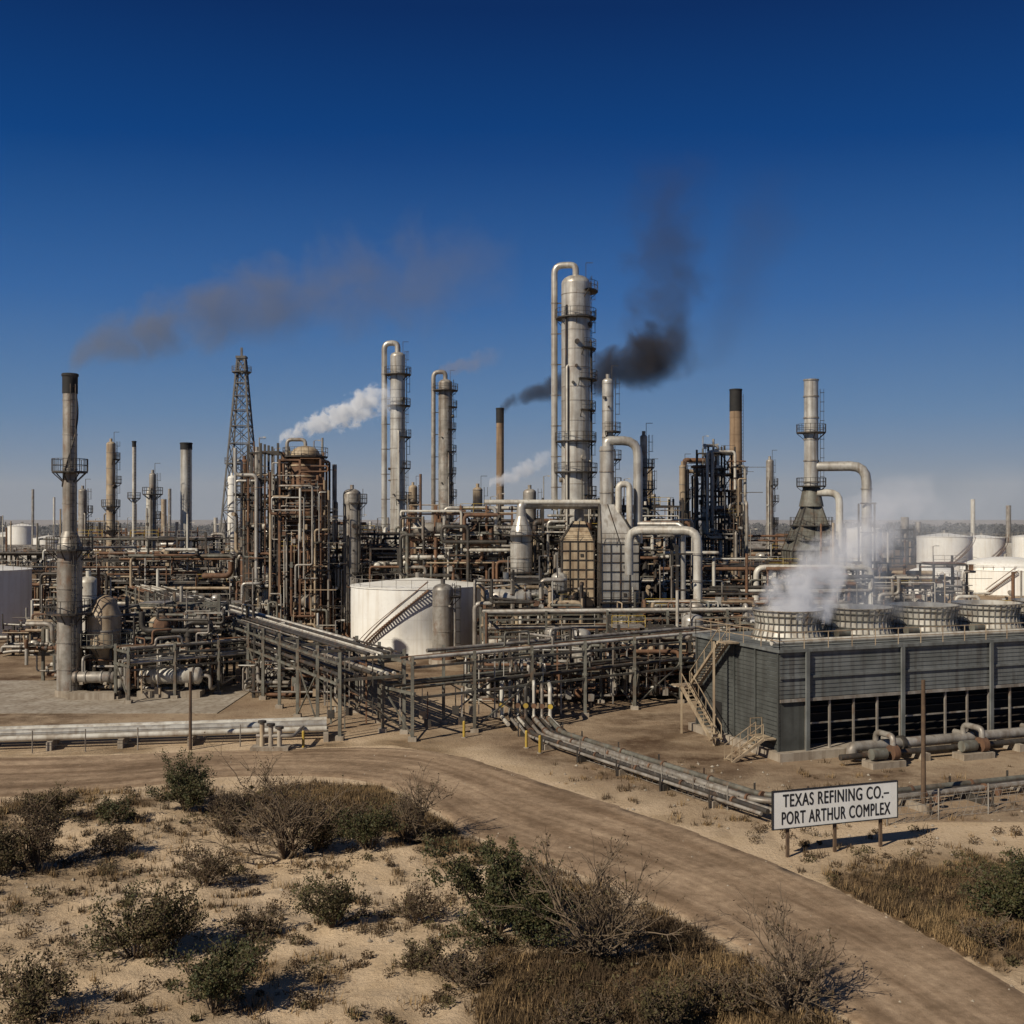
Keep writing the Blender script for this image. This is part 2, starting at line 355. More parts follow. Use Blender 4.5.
    # small-bore piping, conduit, lamp standards and valve stations
    for _ in range(int(small*(x1-x0)*h*.6)):
        x=rr.uniform(x0-.5,x1+.5); y=rr.uniform(y0-1.2,y0+(y1-y0)*.5); z=rr.uniform(.5,h*.95); L=rr.uniform(1,4.5); w=rr.choice([.05,.06,.08,.11]); m=rr.choice(PM)
        if rr.random()<.5: b.bar((x,y,z),(x,y,max(.1,z-L)),w,m)
        else: b.bar((x,y,z),(x+L,y,z),w,m)
        if rr.random()<.3: b.box((x,y,z),(rr.uniform(.25,.7),rr.uniform(.25,.6),rr.uniform(.25,.8)),rr.choice(PM))
    for _ in range(max(2,int((x1-x0)/5))):
        x=rr.uniform(x0,x1); y=rr.uniform(y0,y1); zt=h+rr.uniform(.5,3)
        b.cyl((x,y,0),(x,y,zt),.07,'galvanised_steel',seg=6); b.bar((x,y,zt),(x+.6,y,zt+.1),.06,'galvanised_steel'); b.box((x+.7,y,zt+.05),(.35,.2,.14),'off_white_pipe')
    for _ in range(max(1,int((x1-x0)/7))):
        x=rr.uniform(x0,x1); y=rr.uniform(y0,y1); r=rr.uniform(.08,.2); b.cyl((x,y,h*.3),(x,y,h+rr.uniform(1,4.5)),r,rr.choice(['galvanised_steel','off_white_pipe','tan_paint','rusty_steel']),seg=8)
    return b.build(name,((x0+x1)/2,y0,0))
def bundle(b,pts,offs,radii,zs,mats,bend=1.2):
    P=[Vector((p[0],p[1])) for p in pts]
    for o,r,z,m in zip(offs,radii,zs,mats):
        out=[]
        for i,p in enumerate(P):
            ds=[]
            if i>0: ds.append((P[i]-P[i-1]).normalized())
            if i<len(P)-1: ds.append((P[i+1]-P[i]).normalized())
            if len(ds)==2:
                n0=Vector((-ds[0].y,ds[0].x)); n1=Vector((-ds[1].y,ds[1].x)); n=(n0+n1).normalized(); k=1/max(.4,n.dot(n0)); q=p+n*o*k
            else: n=Vector((-ds[0].y,ds[0].x)); q=p+n*o
            out.append((q.x,q.y,z))
        b.pipe(out,r,m,10,bend)
def pipe_rack(name,p0,p1,width,levels,seed,bay=5.5,fm='grey_green_steel',npl=8,pr=(.07,.2),brace=True,ext=.5,mats=None):
    mats=mats or PM
    rr=random.Random(seed); b=MB(); p0=Vector((*p0,0)); p1=Vector((*p1,0)); d=(p1-p0); L=d.length; d.normalize(); n=Vector((-d.y,d.x,0)); up=Vector((0,0,1))
    nb=max(1,round(L/bay)); top=levels[-1]
    for i in range(nb+1):
        c=p0+d*(L*i/nb)
        for s in (-1,1):
            b.bar(c+n*s*width/2,c+n*s*width/2+up*(top+ext),.24,fm); q=c+n*s*width/2; b.box((q.x,q.y,.15),(.6,.6,.3),'concrete')
        for z in levels: b.bar(c+n*(-width/2-.3)+up*z,c+n*(width/2+.3)+up*z,.2,fm)
        if brace and i%2==0: b.bar(c-n*width/2+up*.3,c+n*width/2+up*(levels[0]),.1,fm)
        if brace and i<nb and i%3==1:
            for s in (-1,1):
                b.bar(c+n*s*width/2+up*.3,c+d*(L/nb)+n*s*width/2+up*levels[0],.1,fm); b.bar(c+d*(L/nb)+n*s*width/2+up*.3,c+n*s*width/2+up*levels[0],.1,fm)
    for z in levels:
        for s in (-1,1): b.bar(p0+n*s*(width/2)+up*(z-.35),p1+n*s*(width/2)+up*(z-.35),.17,fm)
        for k in range(npl):
            o=-width/2+width*(k+.5)/npl+rr.uniform(-.1,.1); r=min(rr.uniform(*pr),width/npl*.46)
            a=rr.choice([0,0,0,rr.uniform(0,.4)]); e=rr.choice([1,1,1,rr.uniform(.6,1)])
            q0=p0+d*(L*a)+n*o+up*(z+.12+r); q1=p0+d*(L*e)+n*o+up*(z+.12+r)
            if rr.random()<.3:
                mid=q0.lerp(q1,rr.uniform(.3,.7)); hh=up*rr.uniform(.7,1.3)
                b.pipe([q0,mid-d*1.2,mid-d*1.2+hh,mid+d*1.2+hh,mid+d*1.2,q1],r,rr.choice(mats),8)
            else: b.pipe([q0,q1],r,rr.choice(mats),8)
            if rr.random()<.35:
                t=rr.random(); q=q0.lerp(q1,t); b.pipe([q,q+up*.7,q+up*.7+n*(width/2-o+.5),q+n*(width/2-o+.5)-up*(z-.5)],r*.7,rr.choice(mats),8)
    # drops, conduits and field junction boxes under the rack
    for _ in range(int(L*1.3)):
        q=p0+d*rr.uniform(0,L)+n*rr.uniform(-width/2,width/2); w=rr.choice([.06,.08,.12]); z=rr.choice(levels)
        b.bar(q+up*rr.uniform(0,1.5),q+up*z,w,rr.choice(mats))
        if rr.random()<.4: q2=q+up*rr.uniform(.8,z); b.bar(q2,q2+d*rr.uniform(1,4),w,rr.choice(mats))
        if rr.random()<.25: q2=q+up*rr.uniform(.6,1.6); b.box(q2,(.5,.3,.6),rr.choice(['galvanised_steel','dark_steel','tan_paint']))
    return b.build(name,tuple(p0))
# ---------------------------------------------------------------- ground + road
FAR=[(-400,90),(-120,78),(-60,75),(-34,73.6),(-18,75.9),(-8.5,77.5),(-2.1,72.7),(5,62.4),(11.5,53),(14.6,46.1),(17.5,37.7),(20,26),(22,8)]
NEAR=[(-400,78),(-120,66),(-60,64),(-29.3,62.9),(-16.9,68.0),(-7.9,65.9),(-1.6,54.7),(4.6,47.3),(8.4,40.7),(10.7,34.8),(12.4,24),(14,8)]
def catmull(P,n=10):
    out=[]
    for i in range(len(P)-1):
        p0=Vector(P[max(i-1,0)]);p1=Vector(P[i]);p2=Vector(P[i+1]);p3=Vector(P[min(i+2,len(P)-1)])
        for k in range(n):
            t=k/n
            out.append(p1+(p2-p0)*.5*t+(p0*2-p1*5+p2*4-p3)*.5*t*t+(p1*3-p0-p2*3+p3)*.5*t**3 if (p2-p1).length<60 and (p1-p0).length<60 else p1.lerp(p2,t))
    out.append(Vector(P[-1])); return out
fx=[p[0] for p in FAR]; fy=[p[1] for p in FAR]; nxs=[p[0] for p in NEAR]; nys=[p[1] for p in NEAR]
def near_depth(x,y): return np.interp(x,nxs,nys)-y      # >0 on the camera side of the road
def far_depth(x,y): return y-np.interp(x,fx,fy)         # >0 beyond the road
def nz(x,y,s,o=0): return mnoise.fractal(Vector((x*s+o,y*s,o*.7)),1.0,2.0,4)
def veg(x,y):
    nd=near_depth(x,y); fd=far_depth(x,y); n=nz(x,y,.09,3.1)+.5*nz(x,y,.35,7)
    if x<13 and nd>0:
        v=math.exp(-((nd-4.0)/3.2)**2) if x<0 else math.exp(-((nd-2.5)/3.0)**2)
        v=v*(.56+n*1.25)
        if nd>7: v=max(v,.05+.30*max(0,n))
        if x>-1 and y<40: v=max(v,.42+n*1.1)
        return min(max(v,0),1)
    if x>=11 and fd>0 and y<58:
        w=math.exp(-((y-44-(x-18)*.25)/5.5)**2)*(.68 if x>14 else .3)
        return min(max(w*(.66+n*1.4)+.10*max(0,n),0),1)
    if fd>0 and y<90: return max(0,.06+.35*n)
    return 0
def gz(x,y):
    nd=near_depth(x,y)
    if nd>0 and x<14:
        k=min(1,nd/4); return k*(.40*nz(x,y,.08,1.3)+.18*nz(x,y,.45,5.2)+.06*nz(x,y,1.6,2))
    fd=far_depth(x,y)
    if x>14 and y<50 and fd>0: return min(1,fd/6,(50-y)/5)*(.22*nz(x,y,.2,4)+.05)
    return -.0
def spaced(a,b,st): return list(np.arange(a,b,st))
xs=[-6000,-3000,-1500,-800,-400,-200,-120,-80,-60]+spaced(-50,42,.3)+[42,50,60,80,120,200,400,800,1500,3000,6000]
ys=[-200,-50,0,12]+spaced(20,84,.3)+spaced(84,170,3)+[170,200,250,320,420,600,900,1500,3000,6000,9000]
gv=[];gc=[]
for y in ys:
    for x in xs:
        inn=(-50<=x<=42 and 20<=y<=84)
        gv.append((x,y,gz(x,y) if inn else 0.0))
        vg=veg(x,y) if inn else (.8 if y>300 else .3 if y>220 or y<20 else 0)
        fd=far_depth(x,y)
        yard=min(1,max(0,(fd-1)/6)) if not (x>13 and y<58) else 0
        if y>260: yard=.2
        st=0
        if inn or (84<y<170 and abs(x)<90):
            st=min(1,max(0,.30+1.5*nz(x,y,.06,9)))*yard
            if y>96: st=min(1,st+.45)
        gc.append((vg,yard,st,1))
W=len(xs); gf=[(j*W+i,j*W+i+1,(j+1)*W+i+1,(j+1)*W+i) for j in range(len(ys)-1) for i in range(W-1)]
gm=bpy.data.meshes.new('ground_mesh'); gm.from_pydata(gv,[],gf)
ca=gm.color_attributes.new('zone','FLOAT_COLOR','POINT'); ca.data.foreach_set('color',np.array(gc,dtype=np.float32).ravel())
gm.polygons.foreach_set('use_smooth',np.ones(len(gf),dtype=bool))
def ground_mat():
    m=bpy.data.materials.new('sandy_ground'); m.use_nodes=True; nt=m.node_tree;N=nt.nodes;L=nt.links; b=N['Principled BSDF']; b.inputs['Roughness'].default_value=.95
    b.inputs['Specular IOR Level'].default_value=.15
    g=N.new('ShaderNodeNewGeometry')
    def noise(sc,det=8,ro=.6):
        n=N.new('ShaderNodeTexNoise'); n.inputs['Scale'].default_value=sc;n.inputs['Detail'].default_value=det;n.inputs['Roughness'].default_value=ro; L.new(g.outputs['Position'],n.inputs['Vector']); return n.outputs['Fac']
    def ramp(f,a,b_,c0=(0,0,0),c1=(1,1,1)):
        r=N.new('ShaderNodeValToRGB'); r.color_ramp.elements[0].position=a;r.color_ramp.elements[1].position=b_;r.color_ramp.elements[0].color=(*c0,1);r.color_ramp.elements[1].color=(*c1,1);L.new(f,r.inputs['Fac']);return r.outputs['Color']
    def mix(f,a,b_):
        x=N.new('ShaderNodeMix');x.data_type='RGBA'
        L.new(f,x.inputs[0])
        for s,v in ((6,a),(7,b_)):
            if isinstance(v,tuple): x.inputs[s].default_value=(*v,1)
            else: L.new(v,x.inputs[s])
        return x.outputs[2]
    def mth(op,a,b_):
        x=N.new('ShaderNodeMath');x.operation=op
        for s,v in ((0,a),(1,b_)):
            if isinstance(v,(int,float)): x.inputs[s].default_value=v
            else: L.new(v,x.inputs[s])
        x.use_clamp=True
        return x.outputs[0]
    at=N.new('ShaderNodeVertexColor'); at.layer_name='zone'; sp=N.new('ShaderNodeSeparateColor'); L.new(at.outputs['Color'],sp.inputs['Color'])
    sand=mix(ramp(noise(.35),.35,.68),(.60,.465,.315),(.47,.35,.22))
    sand=mix(ramp(noise(3.2,8,.7),.55,.75),sand,(.28,.185,.11))
    sand=mix(mth('MULTIPLY',ramp(noise(1.7,9,.75),.60,.66),.8),sand,(.12,.075,.042))
    litter=mix(ramp(noise(1.3,8,.7),.4,.62),(.19,.12,.06),(.07,.046,.024))
    vf=mth('ADD',mth('MULTIPLY',sp.outputs[0],1.25),mth('SUBTRACT',noise(2.2,8,.7),.62))
    vf=mth('MULTIPLY',mth('MULTIPLY',vf,1.6),ramp(sp.outputs[0],.02,.12))
    c=mix(vf,sand,litter)
    yard=mix(ramp(noise(.12),.36,.66),(.42,.325,.22),(.29,.205,.13))
    yard=mix(ramp(noise(1.1,8,.7),.5,.75),yard,(.21,.14,.085))
    c=mix(sp.outputs[1],c,yard)
    sf=mth('MULTIPLY',sp.outputs[2],ramp(noise(.25,8,.7),.35,.6))
    c=mix(sf,c,(.095,.058,.034))
    c=mix(mth('MULTIPLY',vf,mth('MULTIPLY',sp.outputs[0],1.0)),c,litter)
    L.new(c,b.inputs['Base Color'])
    bp=N.new('ShaderNodeBump');bp.inputs['Strength'].default_value=.8;bp.inputs['Distance'].default_value=.14
    L.new(noise(4.5,10,.7),bp.inputs['Height']);L.new(bp.outputs['Normal'],b.inputs['Normal'])
    return m
gm.materials.append(ground_mat()); go=bpy.data.objects.new('ground',gm); COL.objects.link(go)
# road: crowned strip whose edges dip under the loose sand
def road_mat():
    m=bpy.data.materials.new('packed_dirt_road'); m.use_nodes=True; nt=m.node_tree;N=nt.nodes;L=nt.links; b=N['Principled BSDF']; b.inputs['Roughness'].default_value=.92; b.inputs['Specular IOR Level'].default_value=.2
    g=N.new('ShaderNodeNewGeometry'); uv=N.new('ShaderNodeUVMap'); uv.uv_map='UVMap'
    mp=N.new('ShaderNodeMapping'); mp.inputs['Scale'].default_value=(9,.12,1); L.new(uv.outputs['UV'],mp.inputs['Vector'])
    n1=N.new('ShaderNodeTexNoise'); n1.inputs['Scale'].default_value=1.2; n1.inputs['Detail'].default_value=8; L.new(mp.outputs['Vector'],n1.inputs['Vector'])
    r1=N.new('ShaderNodeValToRGB'); r1.color_ramp.elements[0].position=.35; r1.color_ramp.elements[1].position=.65
    r1.color_ramp.elements[0].color=(.23,.165,.108,1); r1.color_ramp.elements[1].color=(.41,.315,.22,1); L.new(n1.outputs['Fac'],r1.inputs['Fac'])
    n2=N.new('ShaderNodeTexNoise'); n2.inputs['Scale'].default_value=1.6; n2.inputs['Detail'].default_value=10; n2.inputs['Roughness'].default_value=.78; L.new(g.outputs['Position'],n2.inputs['Vector'])
    r2=N.new('ShaderNodeValToRGB'); r2.color_ramp.elements[0].position=.35; r2.color_ramp.elements[1].position=.7
    r2.color_ramp.elements[0].color=(1.2,1.15,1.1,1); r2.color_ramp.elements[1].color=(.56,.52,.47,1); L.new(n2.outputs['Fac'],r2.inputs['Fac'])
    n4=N.new('ShaderNodeTexNoise'); n4.inputs['Scale'].default_value=.22; n4.inputs['Detail'].default_value=6; L.new(g.outputs['Position'],n4.inputs['Vector'])
    r4=N.new('ShaderNodeValToRGB'); r4.color_ramp.elements[0].position=.4; r4.color_ramp.elements[1].position=.65
    r4.color_ramp.elements[0].color=(1.05,1.05,1.05,1); r4.color_ramp.elements[1].color=(.72,.70,.68,1); L.new(n4.outputs['Fac'],r4.inputs['Fac'])
    mx=N.new('ShaderNodeMix'); mx.data_type='RGBA'; mx.blend_type='MULTIPLY'; mx.inputs[0].default_value=1; L.new(r1.outputs['Color'],mx.inputs[6]); L.new(r2.outputs['Color'],mx.inputs[7])
    mx2=N.new('ShaderNodeMix'); mx2.data_type='RGBA'; mx2.blend_type='MULTIPLY'; mx2.inputs[0].default_value=1; L.new(mx.outputs[2],mx2.inputs[6]); L.new(r4.outputs['Color'],mx2.inputs[7]); L.new(mx2.outputs[2],b.inputs['Base Color'])
    bp=N.new('ShaderNodeBump');bp.inputs['Strength'].default_value=.6;bp.inputs['Distance'].default_value=.1; L.new(n2.outputs['Fac'],bp.inputs['Height']);L.new(bp.outputs['Normal'],b.inputs['Normal'])
    return m
FARc=[(-400,90),(-120,78),(-60,75),(-34,73.8),(-18,76),(-6,76),(3,65.5),(9.5,56),(13.6,48.5),(16.8,39.5),(20,26),(22,8)]
Fp=catmull(FARc,12); Np=catmull(NEAR,12)
nr=len(Fp); nc=17; rv=[];ruv=[]
for i in range(nr):
    for k in range(nc):
        t=k/(nc-1); p=Np[i].lerp(Fp[i],t*1.04-.02)
        j=.8*mnoise.noise(Vector((p.x*.5,p.y*.5,2)))
        e=min(t,1-t)
        z=.03+.05*min(1,e*6)-(.12 if e==0 else 0)-.025*math.exp(-((e-.28)/.07)**2)
        rv.append((p.x+(j if e==0 else 0),p.y+(j if e==0 else 0),z)); ruv.append((t,i*.6))
rf=[(i*nc+k,i*nc+k+1,(i+1)*nc+k+1,(i+1)*nc+k) for i in range(nr-1) for k in range(nc-1)]
rm=bpy.data.meshes.new('road_mesh'); rm.from_pydata(rv,[],rf); ul=rm.uv_layers.new(name='UVMap')
for l in rm.loops: ul.data[l.index].uv=ruv[l.vertex_index]
rm.polygons.foreach_set('use_smooth',np.ones(len(rf),dtype=bool)); rm.materials.append(road_mat()); rm.update()
ro=bpy.data.objects.new('dirt_road',rm); COL.objects.link(ro)
if rm.polygons[0].normal.z<0: rm.flip_normals()
b=MB()
for i in range(8):
    for j in range(3):
        b.box((-58+i*4.52,93+j*6.02,.03),(4.5,6.0,.05),'concrete')
b.build('concrete_pad',(-42,99,0))
# ---------------------------------------------------------------- tall plant
smokestack('smokestack',-39.8,99,29,.62,'galvanised_steel',1.8,plats=(7.5,13.2,20.2),lower=(1.08,13.5),strake=True)
smokestack('smokestack',-55.4,187,28.8,.95,'aluminium_cladding',1.2,plats=())
smokestack('smokestack',-75.6,220,31.4,.35,'off_white_pipe',1.2,plats=(20,))
smokestack('smokestack',-2.4,220,38,.75,'brown_brick_stack',3,plats=())
smokestack('smokestack',40.3,198,39.2,1.35,'brown_brick_stack',4.0,rt=1.05,plats=(24,))
column('distillation_column',-68.2,187,29,.75,'tan_paint',(14,18,22,26),extras=1)
column('distillation_column',-73,187,21,.7,'galvanised_steel',(14,17),extras=1)
column('distillation_column',-59.8,183,23.5,.55,'galvanised_steel',(16,20),extras=1)
column('distillation_column',-66,200,21,.5,'off_white_pipe',(16,),extras=1)
column('distillation_column',-56,220,24.5,.9,'white_paint',(),extras=0)
column('fractionating_column',-20.8,143,19.8,1.15,'galvanised_steel',(9,14,18),side=-.2,extras=4)
column('fractionating_column',-18.3,176,42.6,1.2,'aluminium_cladding',(14,19,24,29,34,39),side=-.1,overhead=[(math.pi,.45,8,'aluminium_cladding')],extras=3)
column('fractionating_column',-12.0,198,41,1.25,'galvanised_steel',(16,20,24,28,32,36,39),side=-.1,overhead=[(math.pi,.4,8,'galvanised_steel')],extras=3)
column('fractionating_column',-18,200,22,.8,'tan_paint',(15,19),extras=1)
column('fractionating_column',8.3,143,47.6,1.88,'aluminium_cladding',(14,19,22,26,30,34,38,42,45.5),side=-.1,overhead=[(math.pi-.15,.42,17,'aluminium_cladding')],extras=5,r2=None)
column('fractionating_column',12.2,140,33.8,.72,'aluminium_cladding',(20,23.5,27),side=-.4,extras=3,r2=1.0,z2=18)
column('fractionating_column',18.2,152,27.5,.5,'galvanised_steel',(17,20,23),side=-.2,extras=2)
column('fractionating_column',20.1,160,23,.4,'tan_paint',(18,),extras=1)
column('fractionating_column',25.6,165,24,.5,'tan_paint',(15,19),extras=1)
column('fractionating_column',46.4,198,26.6,.65,'galvanised_steel',(15,19,22),extras=1)
column('fractionating_column',48,205,22,.5,'tan_paint',(15,),extras=1)
column('fractionating_column',2.4,150,20,.9,'galvanised_steel',(12,16),extras=3)
column('fractionating_column',-5,160,20.5,.7,'tan_paint',(13,17),extras=3)
column('fractionating_column',34,178,23,.5,'galvanised_steel',(17,),extras=1)
column('fractionating_column',-36.5,150,24,.5,'rusty_steel',(12,17,21),extras=3)
column('fractionating_column',-34.8,150,25.2,.45,'galvanised_steel',(12,17,21),extras=3)
# steel derrick
b=MB(); x,y=-54.6,222; H=48
def hw(z): return 4.4*(1-z/H)**1.0*0.82+.75
lv=[0,6,12,17.5,22.5,27,31,34.5,37.7,40.6,43.2,45.5,48]
for z0,z1 in zip(lv[:-1],lv[1:]):
    a,c=hw(z0),hw(z1); Cn=[(-1,-1),(1,-1),(1,1),(-1,1)]
    for k in range(4):
        i,j=Cn[k],Cn[(k+1)%4]
        b.bar((x+i[0]*a,y+i[1]*a,z0),(x+i[0]*c,y+i[1]*c,z1),.3,'derrick_steel')
        b.bar((x+i[0]*a,y+i[1]*a,z0),(x+j[0]*c,y+j[1]*c,z1),.14,'derrick_steel'); b.bar((x+j[0]*a,y+j[1]*a,z0),(x+i[0]*c,y+i[1]*c,z1),.14,'derrick_steel')
        b.bar((x+i[0]*c,y+i[1]*c,z1),(x+j[0]*c,y+j[1]*c,z1),.2,'derrick_steel')
for z in (27,45.5): ring_platform(b,x,y,z,hw(z),1.0,m='derrick_steel')
b.box((x,y,48.4),(2.0,2.0,.5),'derrick_steel'); b.bar((x,y,48.6),(x,y,50.4),.4,'derrick_steel')
ladder(b,x,y,0,46,-1.57,cage=False)
b.build('steel_derrick',(x,y,0))
# open rusted reactor structure with coke drum
process_unit('reactor_structure',-29.6,-24.4,140,147,23.5,5,'rusty_steel',3.9,2.6,70,4,1,.75,(.06,.2),False,.45)
process_unit('process_unit',-34.4,-30,141,150,24.5,6,'dark_steel',3.5,2.2,60,2,2,.5,(.06,.2),True,.3)
b=MB(); vx,vy=-26.9,143.2
b.cyl((vx,vy,12),(vx,vy,24.2),1.9,'rusty_steel',seg=24); b.dome(vx,vy,24.2,1.9,1.2,'tan_paint'); b.cyl((vx,vy,9),(vx,vy,12),.7,'rusty_steel',1.9,seg=24)
for z in np.arange(13,24.3,1.4): b.cyl((vx,vy,z-.1),(vx,vy,z+.1),2.0,'tan_paint',seg=24)
ring_platform(b,vx,vy,24.0,1.9,1.0); b.pipe([(vx,vy,25),(vx,vy,26.2),(vx-2.4,vy,26.2),(vx-2.4,vy,6)],.24,'galvanised_steel',10)
for a in (.8,2.4,3.9,5.5): b.bar((vx+1.7*math.cos(a),vy+1.7*math.sin(a),0),(vx+1.7*math.cos(a),vy+1.7*math.sin(a),12.4),.35,'rusty_steel')
b.build('coke_drum',(vx,vy,0))
# central vessel with overhead duct
b=MB(); x,y=1.1,132
b.lathe(x,y,[(1.0,3.6),(1.3,4.6),(1.3,14.4),(.6,16.2),(.55,17)],'aluminium_cladding',28)
for z in np.arange(5.5,14.6,1.9): b.cyl((x,y,z-.08),(x,y,z+.08),1.38,'galvanised_steel',seg=28)
b.pipe([(x,y,16.6),(x,y,17.6),(x+.6,y+.5,17.6),(10.6,y+4,17.6)],.52,'aluminium_cladding',14)
b.pipe([(x-4.4,y,17.9),(x+9.5,y,17.9)],.3,'off_white_pipe',12)
for a in (.8,2.4,3.9,5.5): b.bar((x+1.2*math.cos(a),y+1.2*math.sin(a),0),(x+1.2*math.cos(a),y+1.2*math.sin(a),5.4),.28,'dark_steel')
ring_platform(b,x,y,9.6,1.3,1.0,-2.8,.2); ring_platform(b,x,y,14,1.3,1.0)
ladder(b,x+1.6,y,0,14,0)
b.pipe([(x,y,3.8),(x,y,2.2),(x+4,y,2.2),(x+4,y,.8)],.3,'galvanised_steel',10)
b.build('separator_vessel',(x,y,0))
column('knockout_drum',5.6,130,9.6,.95,'aluminium_cladding',(7.5,),skirt=1.5,extras=2)
column('knockout_drum',-7.6,121,8.8,1.15,'galvanised_steel',(7.4,),skirt=1.0,extras=1)
column('knockout_drum',-40.8,106,10.4,.95,'off_white_pipe',(7,),skirt=1.0,extras=3)
# ---------------------------------------------------------------- heaters
def heater_box(b,x0,x1,y0,y1,z0,z1,m='tan_paint',g=1.3):
    b.box(((x0+x1)/2,(y0+y1)/2,(z0+z1)/2),(x1-x0,y1-y0,z1-z0),m)
    nx=max(2,round((x1-x0)/g)); nzv=max(2,round((z1-z0)/g)); ny=max(2,round((y1-y0)/g))
    for i in range(nx+1):
        x=x0+(x1-x0)*i/nx; b.bar((x,y0-.06,z0),(x,y0-.06,z1),.12,'dark_steel')
    for i in range(ny+1):
        y=y0+(y1-y0)*i/ny
        for xx in (x0-.06,x1+.06): b.bar((xx,y,z0),(xx,y,z1),.12,'dark_steel')
    for k in range(nzv+1):
        z=z0+(z1-z0)*k/nzv
        b.bar((x0-.1,y0-.1,z),(x1+.1,y0-.1,z),.09,'dark_steel')
        for xx in (x0-.1,x1+.1): b.bar((xx,y0,z),(xx,y1,z),.09,'dark_steel')
    for k in range(1,nzv,3):
        for i in range(nx):
            if (i+k)%3==0: b.box((x0+(x1-x0)*(i+.5)/nx,y0-.05,z0+(z1-z0)*(k+.5)/nzv),(.35,.12,.35),'dark_steel')
    for xx in (x0+.2,x1-.2):
        for yy in (y0+.2,y1-.2): b.bar((xx,yy,0),(xx,yy,z0+.2),.35,'dark_steel')
def hip(b,x0,x1,y0,y1,z0,cx,cy,w,z1,m):
    A=[(x0,y0,z0),(x1,y0,z0),(x1,y1,z0),(x0,y1,z0)]; B=[(cx-w,cy-w,z1),(cx+w,cy-w,z1),(cx+w,cy+w,z1),(cx-w,cy+w,z1)]
    for k in range(4):
        b.quad(A[k],A[(k+1)%4],B[(k+1)%4],B[k],m); b.bar(A[k],B[k],.14,'dark_steel')
        p,q=Vector(A[k]).lerp(Vector(A[(k+1)%4]),.5),Vector(B[k]).lerp(Vector(B[(k+1)%4]),.5); b.bar(p,q,.1,'dark_steel')
b=MB()
heater_box(b,10.4,14.8,128,134,2.2,13,'aluminium_cladding',1.1); hip(b,10.4,14.8,128,134,13.02,11.3,131,.9,17.6,'aluminium_cladding')
b.cyl((11.3,131,17.5),(11.3,131,24.5),.85,'aluminium_cladding',seg=20)
for z in (19,21.5,24): b.cyl((11.3,131,z-.08),(11.3,131,z+.08),.93,'galvanised_steel',seg=20)
b.pipe([(11.3,131,24.4),(11.3,131,25.2),(15.0,131,25.2),(15.0,131,13)],.55,'aluminium_cladding',16,1.8)
b.pipe([(12.6,130,16),(12.6,130,20),(13.9,130,20),(13.9,130,13)],.38,'off_white_pipe',14,1)
rail(b,(10.3,127.6,13.1),(14.9,127.6,13.1)); b.box((12.6,127.5,6.2),(5.2,1.0,.1),'dark_steel'); rail(b,(10,127.1,6.25),(15.2,127.1,6.25))
stair(b,(15.6,127.6,2.2),(15.6,132,6.3),.8)
b.build('process_heater',(12.6,128,0))
b=MB()
heater_box(b,6.0,9.9,133,138,3,13.2,'tan_paint',1.1); hip(b,6.0,9.9,133,138,13.22,8.3,136,.7,15.6,'tan_paint')
b.cyl((8.3,136,15.4),(8.3,136,17.6),.6,'galvanised_steel',seg=16); rail(b,(5.8,132.7,13.3),(10,132.7,13.3))
b.build('process_heater',(8.2,133,0))
b=MB()  # transfer line
b.pipe([(13.4,126,9.5),(13.4,126,14.6),(20.6,122,14.6),(20.6,122,4.0),(17,122,4)],.5,'off_white_pipe',16,1.5)
b.pipe([(14.6,127,15.3),(19.3,124,15.3),(19.3,124,3)],.28,'aluminium_cladding',12,.9)
for z in (8,12): b.bar((20.6,122,z),(18.4,122,z),.2,'dark_steel')
for xx in (18.3,): b.bar((xx,122,0),(xx,122,13),.3,'dark_steel'); b.bar((xx,126,0),(xx,126,14),.3,'dark_steel'); b.bar((xx,122,12),(xx,126,13.6),.2,'dark_steel')
for z in (6,9,12): b.cyl((20.6,122,z-.12),(20.6,122,z+.12),.6,'galvanised_steel',seg=16)
b.build('transfer_pipeline',(17,124,0))
# right heater with stack and arched duct
b=MB(); hx,hy=41.9,154
heater_box(b,hx-3.4,hx+2.8,hy-3,hy+3,3,11.5,'grey_green_steel',1.5); hip(b,hx-3.4,hx+2.8,hy-3,hy+3,11.52,hx,hy,1.15,17.6,'grey_green_steel')
for z,q in ((13,2.75),(15,2.0)): ring_platform(b,hx,hy,z,q,.9)
b.cyl((hx,hy,17.5),(hx,hy,35.4),.98,'aluminium_cladding',seg=24,caps=False); b.cyl((hx,hy,34.9),(hx,hy,35.0),.9,'dark_void',seg=20)
for z in (18.5,21,24,27,30,33,35.3): b.cyl((hx,hy,z-.1),(hx,hy,z+.1),1.08,'galvanised_steel',seg=24,caps=z<35)
b.cyl((hx,hy,17.6),(hx,hy,20.5),1.7,'grey_green_steel',1.1,seg=24)
for z in (20.5,28): ring_platform(b,hx,hy,z,1.05,.95)
b.pipe([(hx,hy,23.2),(49,hy-2,23.2),(49,hy-2,5)],.68,'aluminium_cladding',18,2.2)
b.pipe([(hx+.5,hy-1,19.5),(45.4,hy-1.5,19.5),(45.4,hy-1.5,11)],.5,'off_white_pipe',16,1.6)
for z in (8,12,16,20): b.cyl((49,hy-2,z-.1),(49,hy-2,z+.1),.78,'galvanised_steel',seg=18)
for dx in (-1.1,1.1): b.bar((49+dx,hy-2,0),(49+dx,hy-2,18),.22,'dark_steel')
for z in (4,9,14,18): b.bar((47.9,hy-2.8,z),(50.1,hy-2.8,z),.2,'dark_steel')
ladder(b,hx+1.15,hy-.4,17,34,-.3)
b.build('process_heater',(hx,hy,0))
